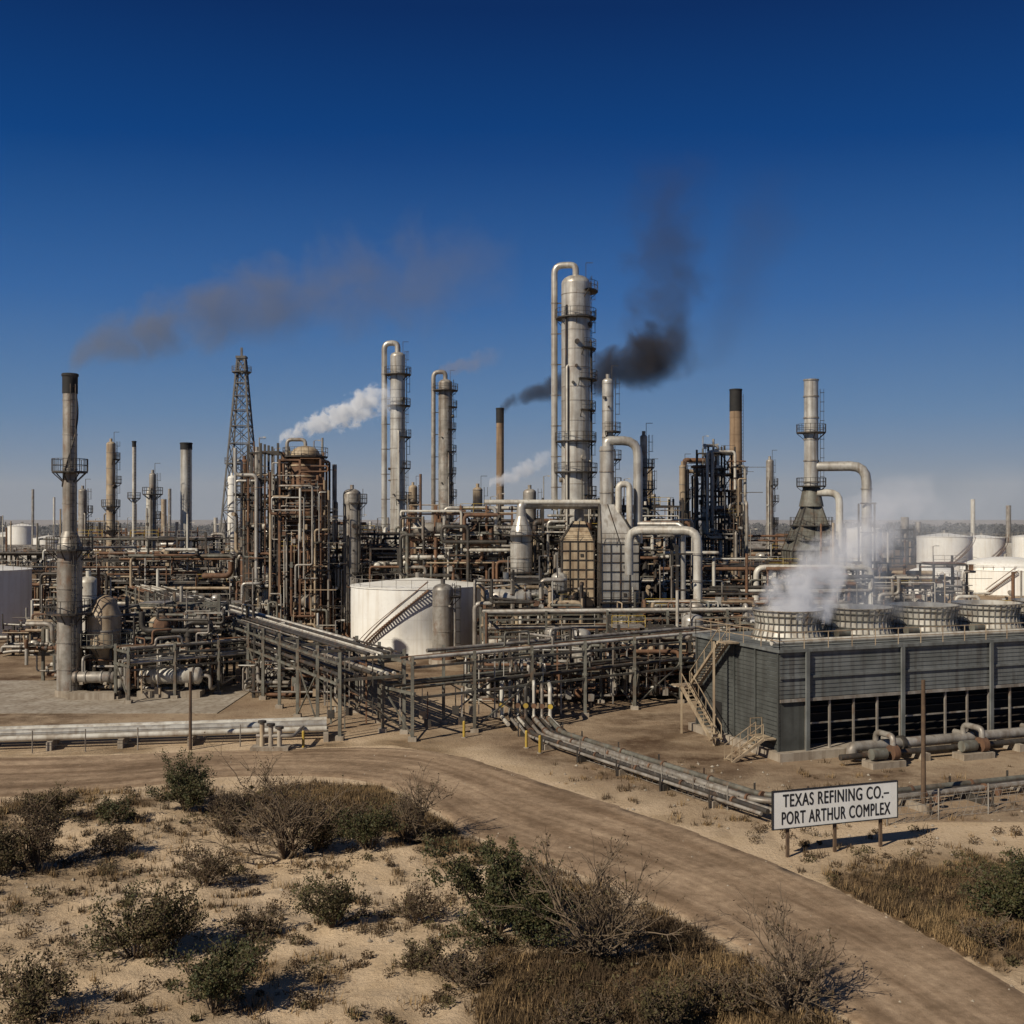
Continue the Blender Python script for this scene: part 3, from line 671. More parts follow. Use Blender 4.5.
# ---------------------------------------------------------------- process blocks
process_unit('process_unit',-39,-28.5,101,110,7.6,21,'grey_green_steel',2.5,3,100,7,3,.5,(.05,.18))
process_unit('process_unit',-46,-41.5,108,116,6,22,'grey_green_steel',2.6,3,26,2,2,.4)
process_unit('process_unit',-68,-42,162,180,13,23,'dark_steel',3.2,4.5,120,8,8,.5)
process_unit('process_unit',-42,-31,120,134,7,24,'dark_steel',3,4,50,5,3,.5)
process_unit('process_unit',-27,-12,152,168,15,25,'dark_steel',3.4,4,130,8,7,.5)
process_unit('process_unit',-13,0,139,152,17.5,26,'rusty_steel',3.3,3.6,140,8,6,.5)
process_unit('process_unit',-3,6.5,119,129,9.5,27,'dark_steel',3,3.2,110,7,3,.5)
process_unit('process_unit',4,22,142,158,19,28,'dark_steel',3.5,3.6,150,8,6,.5)
process_unit('process_unit',20,44,138,158,11.5,29,'dark_steel',3.2,4,190,10,8,.6)
process_unit('process_unit',27.5,33.5,163,170,26,30,'dark_steel',3.2,2.2,60,3,2,.6,(.08,.25))
process_unit('process_unit',9.5,19,98,108,5.6,31,'dark_steel',2.7,3.2,90,7,3,.55)
process_unit('process_unit',15,30,116,128,8,32,'dark_steel',2.8,3.6,110,7,5,.55)
process_unit('process_unit',-22,-4,143,150,12,33,'dark_steel',3,3.6,100,6,5,.5)
process_unit('process_unit',30,60,112,124,6.5,34,'dark_steel',3,4.5,80,6,4,.5)
process_unit('process_unit',44,62,150,165,10,35,'dark_steel',3.2,4.5,80,6,5,.5)
process_unit('process_unit',-95,-66,190,210,12,36,'dark_steel',3.2,5,80,6,6,.5)
process_unit('process_unit',-40,-10,205,222,14,37,'dark_steel',3.4,5,90,6,8,.5)
process_unit('process_unit',5,50,185,200,13,38,'dark_steel',3.4,5,120,6,10,.5)
process_unit('process_unit',-3,8,96,104,4.4,39,'dark_steel',2.2,3,70,6,2,.4,(.05,.16))
process_unit('process_unit',-23,-15,98,108,3.6,40,'dark_steel',1.8,3,40,4,1,.4,(.05,.16))
process_unit('process_unit',-58,-46,128,140,5,41,'dark_steel',2.5,4,50,5,2,.4,(.05,.2))
process_unit('process_unit',-90,-70,228,245,15,42,'rusty_steel',3.2,5,60,4,6,.5)
process_unit('process_unit',-40,-32,165,180,16,43,'dark_steel',3.2,4,60,4,4,.5)
# hopper vessel in the left unit
b=MB(); x,y=-37.2,100.5
b.lathe(x,y,[(.5,2.6),(1.5,4.4),(1.5,7.2),(.9,8.6),(.35,9.0)],'tan_paint',24)
for z in (4.5,5.8,7.1): b.cyl((x,y,z-.07),(x,y,z+.07),1.57,'galvanised_steel',seg=24)
ring_platform(b,x,y,4.5,1.5,.9,m='grey_green_steel')
for a in (.8,2.4,3.9,5.5): b.bar((x+1.3*math.cos(a),y+1.3*math.sin(a),0),(x+1.3*math.cos(a),y+1.3*math.sin(a),4.6),.22,'dark_steel')
b.build('hopper_vessel',(x,y,0))
for (x,y,L,r,m) in ((-30.5,98.5,5,.75,'off_white_pipe'),(-37,97.5,3.5,.5,'galvanised_steel'),(-30,101,4.5,.6,'tan_paint')):
    b=MB(); drum_h(b,(x,y,1.9),L,r,'x',m); b.box((x,y,.3),(L+.6,1.6,.6),'concrete'); b.pipe([(x-1,y,1.9+r*.8),(x-1,y,3.6),(x-1,y+4,3.6)],.14,m); b.pipe([(x+L/2+.2,y,1.9),(x+L/2+1,y,1.9),(x+L/2+1,y,.7),(x+L/2+1,y+5,.7)],.16,'galvanised_steel')
    b.build('heat_exchanger',(x,y,0))
# ---------------------------------------------------------------- pipe racks
DK=['dark_steel','dark_steel','galvanised_steel','grey_green_steel','off_white_pipe','aluminium_cladding','dark_steel','rusty_steel']
pipe_rack('pipe_rack',(-10.2,80.5),(-46,147),5.0,[4.3,5.8],51,5,npl=10,pr=(.05,.15),mats=DK)
pipe_rack('pipe_rack',(-46.4,147.8),(-84,216),5.5,[4.3,5.8],52,7,npl=8)
pipe_rack('pipe_rack',(-8.4,80.6),(22,103.5),4.2,[3.4,5.6],53,5.2,npl=4,pr=(.07,.16),mats=DK)
pipe_rack('pipe_rack',(-3,112),(34,116),5,[4.5,6.2],54,6,npl=7)
pipe_rack('pipe_rack',(22.4,104),(60,118),4.2,[4.4,6.0],56,6,npl=6)
pipe_rack('pipe_rack',(-34,96),(-24.5,104),3,[3.2,4.4],57,4,npl=5,pr=(.07,.16))
# ---------------------------------------------------------------- ground-level pipelines
b=MB()
path=[(-120,62.5),(-36,76.3),(-13.5,80.2)]
bundle(b,path,[1.1,.25,-.75],[.34,.32,.2],[1.0,.95,.8],['off_white_pipe','aluminium_cladding','off_white_pipe'])
for t in np.linspace(0,1,24):
    p=Vector((-120,62.5)).lerp(Vector((-13.5,79.9)),t); b.box((p.x,p.y,.3),(.35,2.6,.6),'concrete',math.atan2(13.8,84))
b.build('pipeline',(-36,76,0))
b=MB()
path=[(1.2,87.5),(2.4,78.6),(13.4,59.6),(20,60.2),(60,75)]
mm=['galvanised_steel','dark_steel','galvanised_steel','galvanised_steel','dark_steel','grey_green_steel']
bundle(b,path[:-2]+[(14.2,58.2)],[-1.35,-.9,-.4],[.10,.15,.12],[.55,.6,.56],mm[:3])
bundle(b,path,[.15,.65,1.2],[.16,.12,.17],[.6,.57,.62],mm[3:])
for k,(o,r,z,m) in enumerate(zip([-1.35,-.9,-.4,.15,.65,1.2],[.10,.15,.12,.16,.12,.17],[.55,.6,.56,.6,.57,.62],mm)):
    b.pipe([(1.2+o*.98,87.6+o*.1,z),(1.2+o*.98,88.6+o*.1,z),(1.2+o*.98,88.6+o*.1,3.9+.1*k),(1.2+o*.98,92,3.9+.1*k)],r,m,10)
seg=[Vector(p) for p in path]
for a,c in zip(seg[:-1],seg[1:]):
    n=int((c-a).length/4.0); d=(c-a)
    for k in range(n):
        p=a.lerp(c,(k+.5)/n); b.box((p.x,p.y,.19),(.25,3.0,.38),'dark_steel' if k%2 else 'concrete',math.atan2(d.y,d.x))
        ang=math.atan2(d.y,d.x)+math.pi/2
        q=[Vector((p.x+math.cos(ang)*s,p.y+math.sin(ang)*s,0)) for s in (-1.65,1.65)]
        for w_ in q: b.bar(w_,w_+Vector((0,0,1.0)),.1,'dark_steel')
        # flanged joints
        for o,r in ((-.9,.15),(.15,.16),(1.2,.17)):
            dn=Vector((d.x,d.y,0)).normalized(); nn=Vector((-dn.y,dn.x,0)); qq=Vector((p.x,p.y,.6))+nn*o+dn*1.1
            b.cyl(qq-dn*.07,qq+dn*.07,r+.08,'rusty_steel',seg=10)
b.build('pipeline',(5,75,0))
b=MB()  # riser manifold
for k in range(7):
    x=-.8+k*.62; y=85.4-.15*k; h=3.1+.25*math.sin(k*2)
    b.pipe([(x,y+3,h),(x,y,h),(x,y,.6),(x+.5,y-3.2,.6)],.12+.04*(k%3==0),['off_white_pipe','galvanised_steel','off_white_pipe','dark_steel'][k%4],10,.4)
    b.cyl((x,y,1.5),(x,y,1.75),.24,'dark_steel',seg=10); b.bar((x,y,1.6),(x,y-.5,1.6),.06,'dark_steel'); b.cyl((x,y-.5,1.6),(x,y-.56,1.6),.2,'yellow_paint' if k%3==0 else 'rusty_steel',seg=10)
b.build('pipe_manifold',(1,85,0))
for (x,y) in ((-3.5,80.2),(1.0,76.6),(1.9,74.9),(-14.5,76.5)):
    b=MB(); b.cyl((x,y,0),(x,y,1.15),.1,'yellow_paint',seg=12); b.dome(x,y,1.15,.1,.08,'yellow_paint',12); b.cyl((x,y,0),(x,y,.06),.2,'concrete',seg=12); b.build('bollard',(x,y,0))
# valve station
b=MB()
for k in range(3):
    x=-17.2+k*.6; b.cyl((x,75.8,0),(x,75.8,1.9-.2*k),.17,'concrete' if k else 'tan_paint',seg=12); b.cyl((x,75.8,1.9-.2*k),(x,75.8,2.05-.2*k),.3,'dark_steel',seg=12)
b.box((-16.6,75.8,.15),(2.6,1.2,.3),'concrete'); b.pipe([(-17.6,75.8,1),(-15,75.8,1),(-15,79,1)],.14,'galvanised_steel')
b.build('valve_station',(-16.6,75.8,0))
# ---------------------------------------------------------------- tanks
tank('storage_tank',-11.4,133,8.0,7.9,.9,a_st=-2.45)
tank('storage_tank',-72.2,149,6.6,9.0,.8,stairs=False)
for (x,y,r,h,rf,dm) in ((112,285,6.8,11.2,1,False),(128,300,6,10.6,.8,False),(149,310,7.5,10.8,.9,False),(96,300,4.6,13,.8,False),(88,230,5.5,4,1.8,True),(104,232,9,5.2,2.6,True),(122,240,8,5.6,2.6,True),(82,255,3,8,.6,False),(77,262,2.6,7,.6,False),(180,340,9,11,1,False),(-190,420,8,10,1,False),(-160,380,5,9,1,False),(-120,330,6,7,1,False),(-178,400,5,13,1,False),(-84,205,4,8,.6,False)):
    tank('storage_tank',x,y,r,h,rf,dome=dm,stairs=y<320)
# ---------------------------------------------------------------- cooling tower
b=MB(); A20=math.radians(20.5); u=Vector((math.cos(A20),math.sin(A20),0)); v=Vector((-u.y,u.x,0)); C0=Vector((17.7,72.7,0)); LT,WT,HT=48.0,10.8,7.1
def T(a,c,z): return C0+u*a+v*c+Vector((0,0,z))
def tbox(a0,a1,c0,c1,z0,z1,m): b.box(T((a0+a1)/2,(c0+c1)/2,(z0+z1)/2),(a1-a0,c1-c0,z1-z0),m,A20)
tbox(-.4,LT+.4,-.6,WT+.6,0,.55,'concrete')
tbox(.3,LT-.3,1.6,WT-.3,.55,6.9,'dark_void')
tbox(0,LT,0,1.5,3.85,HT,'weathered_siding')           # upper casing, front
tbox(0.0,.28,1.505,WT,.55,HT,'weathered_siding_shaded')  # end casing, shade painted into its siding colour
tbox(.02,2.0,.02,1.5,.55,3.845,'weathered_siding_shaded')
tbox(LT-.28,LT,1.505,WT,.55,HT,'weathered_siding_shaded'); tbox(.3,LT-.3,WT-.25,WT,.55,HT,'weathered_siding')
tbox(-.25,LT+.25,-.25,WT+.25,HT+.002,HT+.2,'weathered_siding')
for z in np.arange(4.05,7.05,.28): tbox(-.03,LT,-.035,-.002,z,z+.22,'weathered_siding')     # boards
for z in np.arange(.7,7.0,.3): tbox(-.04,-.003,.0,WT,z,z+.24,'weathered_siding_shaded')
tbox(-.05,LT,-.14,-.04,5.35,5.5,'weathered_siding'); tbox(-.05,LT,-.16,-.04,3.8,4.0,'galvanised_steel')
for a in np.arange(2.0,LT+.1,1.95):
    tbox(a-.06,a+.06,.0,.14,.55,3.845,'galvanised_steel')
    k=round((a-2)/1.95)
    if k%4==0: tbox(a-.14,a+.14,-.3,-.17,.55,HT,'weathered_siding')
tbox(2.0,LT,.15,.24,2.2,2.3,'galvanised_steel')
for z in (1.0,1.5,2.7,3.2): 
    tbox(2,LT,.9,1.5,z,z+.05,'dark_steel')
for c in (.0,2.7,5.4,8.1,10.6): tbox(-.16,-.045,c,c+.14,.55,HT,'weathered_siding_shaded')
tbox(-.07,-.045,7.2,8.2,.6,2.7,'dark_void')
for i in range(8):
    c=T(4.35+6.08*i,5.4,0); cz=HT+.2
    prof=[(2.55,cz),(2.3,cz+.7),(2.22,cz+1.2),(2.42,cz+2.15)]
    b.lathe(c.x,c.y,prof,'off_white_pipe',36)
    b.cyl((c.x,c.y,cz+.5),(c.x,c.y,cz+.55),2.2,'dark_void',seg=30)
    for k in range(36):
        a=2*math.pi*k/36; P=[(c.x+(r+.05)*math.cos(a),c.y+(r+.05)*math.sin(a),z) for r,z in prof]
        for p,q in zip(P[:-1],P[1:]): b.bar(p,q,.07,'galvanised_steel')
    for r,z in ((2.5,cz+.3),(2.3,cz+.75),(2.24,cz+1.25),(2.35,cz+1.75),(2.45,cz+2.12)):
        pts=[(c.x+(r+.08)*math.cos(2*math.pi*k/36),c.y+(r+.08)*math.sin(2*math.pi*k/36),z) for k in range(37)]; b.sweep(pts,.045,'grey_green_steel' if z<cz+2 else 'galvanised_steel',4,False)
    for k in range(4):
        a=k*math.pi/2+.3*i; b.box((c.x+1.1*math.cos(a),c.y+1.1*math.sin(a),cz+1.1),(2.0,.4,.06),'dark_steel',a)
    b.cyl((c.x,c.y,cz+.5),(c.x,c.y,cz+1.3),.3,'dark_steel',seg=10)
    m_=T(4.35+6.08*i+3.04,3.2,cz+.5); b.cyl(m_-u*.5,m_+u*.5,.32,'grey_green_steel',seg=12); b.box(m_-Vector((0,0,.4)),(1,.7,.2),'dark_steel',A20)
for (p,q) in ((T(-.1,-.1,HT+.2),T(LT,-.1,HT+.2)),(T(-.1,-.1,HT+.2),T(-.1,WT,HT+.2)),(T(-.1,WT,HT+.2),T(LT,WT,HT+.2))): rail(b,p,q,'tan_paint',1.1,1.9)
b.pipe([T(-.0,1.0,HT+.55),T(LT,1.0,HT+.55)],.2,'off_white_pipe',10)
# stairs on the end wall
stair(b,T(-.8,9.8,3.6),T(-.8,5.6,HT+.2),.8,'tan_paint'); stair(b,T(-1.7,5.2,.5),T(-1.7,9.4,3.6),.8,'tan_paint')
b.box(T(-1.2,10.2,3.6),(2.0,1.2,.1),'tan_paint',A20); b.box(T(-.9,5.0,HT+.2),(1.1,1.2,.1),'tan_paint',A20)
for c in (5.2,9.8): b.bar(T(-1.6,c+.5,0),T(-1.6,c+.5,3.6 if c>6 else HT+.2),.14,'tan_paint')
stair(b,T(-3.4,.9,0),T(-1.0,.9,1.35),.9,'tan_paint'); b.box(T(-.55,1.2,1.35),(.9,1.8,.1),'tan_paint',A20); rail(b,T(-1,2.0,1.4),T(-.1,2.0,1.4),'tan_paint')
b.build('cooling_tower',tuple(C0))
b=MB()  # circulation header
b.pipe([T(4,-2.2,.4),T(4,-2.2,1.0),T(60,-2.2,1.0)],.36,'galvanised_steel',14); b.pipe([T(2.5,-3.0,.6),T(60,-3.0,.6)],.2,'dark_steel',10)
for a in np.arange(5,50,4): q=T(a,-2.5,.25); b.box(q,(.4,2.2,.5),'concrete',A20)
for a in np.arange(8,50,6.1): b.cyl(T(a,-2.2,1.0),T(a,-.4,1.0),.22,'galvanised_steel',seg=12); b.cyl(T(a-.15,-2.2,1.0),T(a+.15,-2.2,1.0),.5,'dark_steel',seg=14)
b.build('pipeline',tuple(T(4,-2.2,0)))
for a in (5.2,12.5,19,26):
    b=MB(); c=T(a,-3.9,0); b.box(c+Vector((0,0,.2)),(2.6,1.1,.4),'concrete',A20)
    b.cyl(c-u*1.0+Vector((0,0,.85)),c+u*.1+Vector((0,0,.85)),.36,'grey_green_steel',seg=16); b.cyl(c+u*.1+Vector((0,0,.85)),c+u*.5+Vector((0,0,.85)),.1,'dark_steel',seg=8)
    b.cyl(c+u*.5+Vector((0,0,.85)),c+u*.95+Vector((0,0,.85)),.5,'rusty_steel',seg=18); b.pipe([c+u*.72+Vector((0,0,1.2)),c+u*.72+Vector((0,0,1.9)),c+u*.72+v*1.7+Vector((0,0,1.9)),c+u*.72+v*1.7+Vector((0,0,1.0))],.2,'galvanised_steel',10)
    b.build('pump',tuple(c))
# ---------------------------------------------------------------- fences, poles, sign
def fence(pts,h=1.5,step=3.0,mesh=True):
    b=MB(); P=[Vector((*p,0)) for p in pts]; up=Vector((0,0,1))
    for a,c in zip(P[:-1],P[1:]):
        n=max(1,round((c-a).length/step))
        for k in range(n+1):
            p=a.lerp(c,k/n); b.cyl(p,p+up*(h+.15),.045,'galvanised_steel',seg=6)
        for z in ((.1,.5,.9,1.25,h) if mesh else (.5,h)): b.bar(a+up*z,c+up*z,.025,'galvanised_steel' if mesh else 'dark_steel')
        L=(c-a).length; m=int(L/.55) if mesh else 0
        for k in range(m):
            b.bar(a.lerp(c,k/m)+up*.1,a.lerp(c,(k+1)/m)+up*h,.014,'galvanised_steel'); b.bar(a.lerp(c,k/m)+up*h,a.lerp(c,(k+1)/m)+up*.1,.014,'galvanised_steel')
    return b.build('wire_fence',tuple(P[0]))
fence([(-80,67.0),(-36,74.3),(-19,77.0)],1.4,3.4,False); fence([(19.5,57.3),(32,61.8),(60,72)]); fence([(4.5,73),(11.8,60.3)],1.2)
def pole(x,y,h,arm=True,r=.14):
    b=MB(); b.cyl((x,y,-.2),(x,y,h),r,'timber_pole',r*.75,seg=12)
    if arm:
        b.bar((x-.5,y,h-.5),(x+.5,y,h-.5),.12,'timber_pole')
        for dx in (-.42,0,.42): b.cyl((x+dx,y,h-.44),(x+dx,y,h-.22),.05,'off_white_pipe',seg=8)
    b.build('utility_pole',(x,y,0))
pole(22.6,60.5,7.1,False); pole(-22.2,76.0,5.4,False,.12)
for (x,y,h) in ((-57,140,11),(62,190,12),(-98,260,14),(-140,280,14),(75,210,12)): pole(x,y,h)
sg=bpy.data.objects.new('company_sign',None); sg.location=(15.5,52.7,0); ang=math.atan2(2.2,6.6); sg.rotation_euler=(0,0,ang); COL.objects.link(sg)
def part(bm,name,parent):
    o=bm.build(name); o.parent=parent; return o
b=MB(); b.box((0,0,2.28),(6.9,.08,1.72),'sign_white'); part(b,'board',sg)
b=MB()
for (cx,cz,w,h) in ((0,3.165,7.0,.05),(0,1.395,7.0,.05),(-3.475,2.28,.05,1.72),(3.475,2.28,.05,1.72)): b.box((cx,-.0,cz),(w,.12,h),'sign_black')
part(b,'frame',sg)
b=MB()
for x in (-2.6,0,2.6): b.box((x,.11,1.45),(.14,.12,3.2),'timber_pole')
for z in (1.8,2.8): b.box((0,.21,z),(6.6,.06,.1),'timber_pole')
part(b,'posts',sg)
for i,(txt,z,w) in enumerate((('TEXAS REFINING CO.–',2.42,5.9),('PORT ARTHUR COMPLEX',1.60,6.05))):
    cu=bpy.data.curves.new('t%d'%i,'FONT'); cu.body=txt; cu.size=1; cu.extrude=.004; cu.align_x='CENTER'; cu.space_character=1.1
    to=bpy.data.objects.new('tmp',cu); COL.objects.link(to); bpy.context.view_layer.update()
    me=bpy.data.meshes.new_from_object(to.evaluated_get(bpy.context.evaluated_depsgraph_get())); dim=to.dimensions.copy(); bpy.data.objects.remove(to)
    me.materials.clear(); me.materials.append(MATS['sign_black'])
    # bold weight: three slightly shifted copies of every stroke in one mesh
    nv=len(me.vertices); co=np.empty(nv*3,dtype=np.float32); me.vertices.foreach_get('co',co); co=co.reshape(-1,3); fs=[tuple(p.vertices) for p in me.polygons]
    V=[];F=[]
    for k,(dx,dy) in enumerate(((-.016,-.008),(.016,.008),(0,0))):
        V+=[(p[0]+dx,p[1]+dy,p[2]+k*.003) for p in co]; F+=[tuple(q+k*nv for q in f) for f in fs]
    me2=bpy.data.meshes.new('lettering_mesh'); me2.from_pydata(V,[],F); me2.materials.append(MATS['sign_black'])
    o=bpy.data.objects.new('lettering_%d'%(i+1),me2); COL.objects.link(o); o.parent=sg; o.rotation_euler=(math.pi/2,0,0); o.location=(0,-.050,z); o.scale=(w/dim.x,.62/.73,1)
# ---------------------------------------------------------------- distant buildings, lines of trees
def shed(x,y,w,d,h,m,n=5):
    b=MB(); b.box((x,y,h/2),(w,d,h),m)
    P=[(x-w/2-.3,y-d/2-.3,h+.01),(x+w/2+.3,y-d/2-.3,h+.01),(x+w/2+.3,y,h+2),(x-w/2-.3,y,h+2),(x-w/2-.3,y+d/2+.3,h+.01),(x+w/2+.3,y+d/2+.3,h+.01)]
    b.quad(P[0],P[1],P[2],P[3],'galvanised_steel'); b.quad(P[3],P[2],P[5],P[4],'galvanised_steel'); b.tri(P[0],P[3],P[4],m); b.tri(P[1],P[5],P[2],m)
    for k in range(n):
        xx=x-w/2+w*(k+.5)/n; b.box((xx,y-d/2-.03,h*.55),(w/n*.5,.1,h*.3),'dark_void')
    b.build('warehouse_building',(x,y,0))
for a in ((-150,330,24,12,6,'off_white_pipe'),(-112,300,18,10,5,'tan_paint'),(-190,350,20,12,7,'white_paint'),(-95,290,10,8,9,'off_white_pipe'),(190,420,30,14,7,'off_white_pipe'),(150,380,24,12,6,'tan_paint'),(235,450,26,12,6,'white_paint'),(-80,350,20,10,8,'tan_paint'),(70,330,22,10,7,'tan_paint')): shed(*a)
b=MB(); rr=random.Random(4)
for k in range(60):
    x=rr.uniform(-330,330); y=rr.uniform(330,620)
    if rr.random()<.5:
        h=rr.uniform(14,28); b.cyl((x,y,0),(x,y,h),rr.uniform(.4,1),rr.choice(['galvanised_steel','tan_paint','off_white_pipe']),seg=8)
    else:
        w=rr.uniform(6,16); h=rr.uniform(6,14)
        for i in range(4):
            for z in np.arange(3,h,3): b.bar((x-w/2,y,z),(x+w/2,y,z),.5,'dark_steel')
            b.bar((x-w/2+i*w/3,y,0),(x-w/2+i*w/3,y,h),.5,'dark_steel')
        b.cyl((x+1,y+2,0),(x+1,y+2,h+3),1.4,'galvanised_steel',seg=10)
b.build('distant_refinery',(0,450,0))
rs=np.random.RandomState(3)
def leaf_cloud(name,cent,rad,size,matn,n):
    """n random quads spread through ellipsoids (cent, rad)"""
    idx=rs.randint(0,len(cent),n); c=cent[idx]; r=rad[idx]
    d=rs.normal(size=(n,3)); d/=np.linalg.norm(d,axis=1)[:,None]; d*= (rs.uniform(0.2,1,n)**.5)[:,None]
    p=c+d*r; a=rs.normal(size=(n,3)); a/=np.linalg.norm(a,axis=1)[:,None]; q=rs.normal(size=(n,3)); q=np.cross(a,q); q/=np.linalg.norm(q,axis=1)[:,None]
    s=(rs.uniform(.6,1.3,n)*size)[:,None]
    return np.stack([p-a*s-q*s*.5,p+a*s-q*s*.5,p+a*s*.8+q*s*.5,p-a*s*.7+q*s*.6],1).reshape(-1,3)
def np_mesh(name,parts,loc=(0,0,0),extra=None):
    """parts: list of (verts Nx3 in groups of k, k, material)"""
    me=bpy.data.meshes.new(name+'_mesh'); V=[];LI=[];LS=[];LT=[];MI=[];vo=0;lo=0
    for i,(vv,k,mn) in enumerate(parts):
        nf=len(vv)//k; V.append(vv); LI.append(np.arange(vo,vo+nf*k)); LS.append(lo+np.arange(nf)*k); MI.append(np.full(nf,i)); vo+=nf*k; lo+=nf*k; me.materials.append(MATS[mn])
    V=np.concatenate(V)-np.array(loc); LI=np.concatenate(LI); LS=np.concatenate(LS); MI=np.concatenate(MI)
    me.vertices.add(len(V)); me.vertices.foreach_set('co',V.astype(np.float32).ravel()); me.loops.add(len(LI)); me.loops.foreach_set('vertex_index',LI.astype(np.int32))
    me.polygons.add(len(LS)); me.polygons.foreach_set('loop_start',LS.astype(np.int32)); me.polygons.foreach_set('material_index',MI.astype(np.int32)); me.update(calc_edges=True); me.validate()
    o=bpy.data.objects.new(name,me); o.location=loc; COL.objects.link(o); return o
n=900; tx=rs.uniform(-900,900,n); ty=rs.uniform(800,1250,n); th=rs.uniform(6,12,n)
cent=np.stack([tx,ty,th*.5],1); rad=np.stack([rs.uniform(8,16,n),rs.uniform(5,9,n),th*.52],1)
np_mesh('tree_line',[(leaf_cloud('x',cent,rad,1.6,'far_foliage',60000),4,'far_foliage')],(0,1000,0))
n=180; tx=rs.uniform(-420,420,n); ty=rs.uniform(420,640,n); th=rs.uniform(3,6,n)
cent=np.stack([tx,ty,th*.5],1); rad=np.stack([rs.uniform(3,8,n),rs.uniform(3,6,n),th*.52],1)
np_mesh('tree_line',[(leaf_cloud('x',cent,rad,.8,'far_foliage',26000),4,'far_foliage')],(0,520,0))
# ---------------------------------------------------------------- shrubs
def shrub(name,x,y,w,h,kind,seed):
    rr=random.Random(seed); z0=gz(x,y)-.05; b=MB(); tips=[]
    leafy={'green':1.1,'olive':.6,'spiky':.45,'brown':.3,'bare':.05}[kind]
    tw='twig_pale' if kind in('bare','brown') else 'bark'
    def grow(p,d,L,r,lv):
        q=p; segs=3; pts=[p]; rad=[r]
        for k in range(segs):
            d=(d+Vector((rr.gauss(0,.16),rr.gauss(0,.16),rr.gauss(.03,.1)))).normalized(); q=q+d*(L/segs); pts.append(q); rad.append(max(.009,r*(1-.6*(k+1)/segs)))
        b.sweep(pts,rad,tw,3,False)
        tips.append(q); tips.append(pts[2])
        if lv<=0: return
        for k in range(rr.choice([3,3,4])):
            t=pts[rr.choice([1,2,3])]; nd=(d+Vector((rr.gauss(0,.55),rr.gauss(0,.55),rr.gauss(.1,.35)))).normalized(); grow(t,nd,L*rr.uniform(.5,.85),max(.011,r*.55),lv-1)
    ns={'green':11,'olive':11,'spiky':18,'brown':12,'bare':16}[kind]; lv=3 if kind!='spiky' else 2
    for k in range(ns):
        a=rr.uniform(0,6.28); sp=rr.uniform(.1,1.0); dd=Vector((math.cos(a)*sp*w*.5,math.sin(a)*sp*w*.5,h*rr.uniform(.55,1.05)*(1-.35*sp*sp)))
        grow(Vector((x+math.cos(a)*.15,y+math.sin(a)*.15,z0)),dd.normalized(),dd.length*.52,.022*h*.7+.012,lv)
    o=b; T_=np.array([tuple(t) for t in tips]); T_=T_[T_[:,2]>z0+h*.08]
    nl=int(leafy*w*h*1000); parts=[]
    if kind=='spiky': lm,lm2='leaf_olive','leaf_green'
    elif kind=='brown': lm,lm2='leaf_brown','leaf_olive'
    elif kind=='bare': lm,lm2='leaf_brown','leaf_olive'
    elif kind=='olive': lm,lm2='leaf_olive','leaf_brown'
    else: lm,lm2='leaf_green','leaf_olive'
    rad=np.full((len(T_),3),.22)*(1 if leafy>.2 else .6)
    for mn,fr in ((lm,.72),(lm2,.28)):
        vv=leaf_cloud('',T_,rad,.045,mn,max(8,int(nl*fr)))
        mi=b.mi(mn); base=len(b.v); b.v+=[tuple(q) for q in vv]; nf=len(vv)//4
        b.f+=[(base+4*i,base+4*i+1,base+4*i+2,base+4*i+3) for i in range(nf)]; b.m+=[mi]*nf; b.s+=[False]*nf
    return b.build(name,(x,y,z0))
SH=[(-17.8,60,3.6,2.7,'green'),(-10.8,52.5,5.6,4.9,'bare'),(-9.6,53.6,2.6,2.0,'olive'),(-5.2,54.7,4.6,3.8,'bare'),(-6.9,53,2.7,2.3,'green'),(-21.8,50.3,4.4,3.4,'brown'),(-22.8,49.5,3.0,2.0,'olive'),
(-13.4,48,3.4,1.7,'brown'),(-13.8,40.3,3.9,3.0,'spiky'),(-12.7,40.6,2.8,2.4,'olive'),(-9.7,35.8,2.9,2.5,'green'),(-7,43.2,3.0,2.3,'spiky'),(-9.6,42.2,2.4,1.2,'brown'),(-3.7,43.8,2.3,1.5,'brown'),(-.6,41.8,4.6,3.4,'green'),(.9,40.6,3.6,2.7,'green'),
(3.0,39.8,5.0,4.3,'bare'),(8.9,35.6,4.2,3.3,'bare'),(19.8,43.4,3.4,2.4,'green'),(21.3,44.5,3.0,2.2,'green'),(-15.3,35.4,2.6,1.9,'olive'),(-1.6,37.7,2.2,1.3,'brown'),(-20.7,57.3,2,1.3,'green'),(4.6,34.6,3.2,1.7,'olive'),(6.8,36,2.4,1.4,'brown'),
(-24.5,58,3,2,'olive'),(-14.2,56,2.6,1.6,'brown'),(-11.8,58.5,2.2,1.3,'brown'),(2.2,34.4,2.6,1.3,'brown'),(17.6,41,1.8,1.1,'brown'),(-3.2,39,1.6,1.1,'olive'),(-15.5,58.8,2.8,1.8,'bare'),(-8.4,57,2.6,1.7,'brown'),(-19,52.5,2.6,1.5,'brown')]
for i,(x,y,w,h,k) in enumerate(SH): shrub('shrub',x,y,w,h,k,100+i)
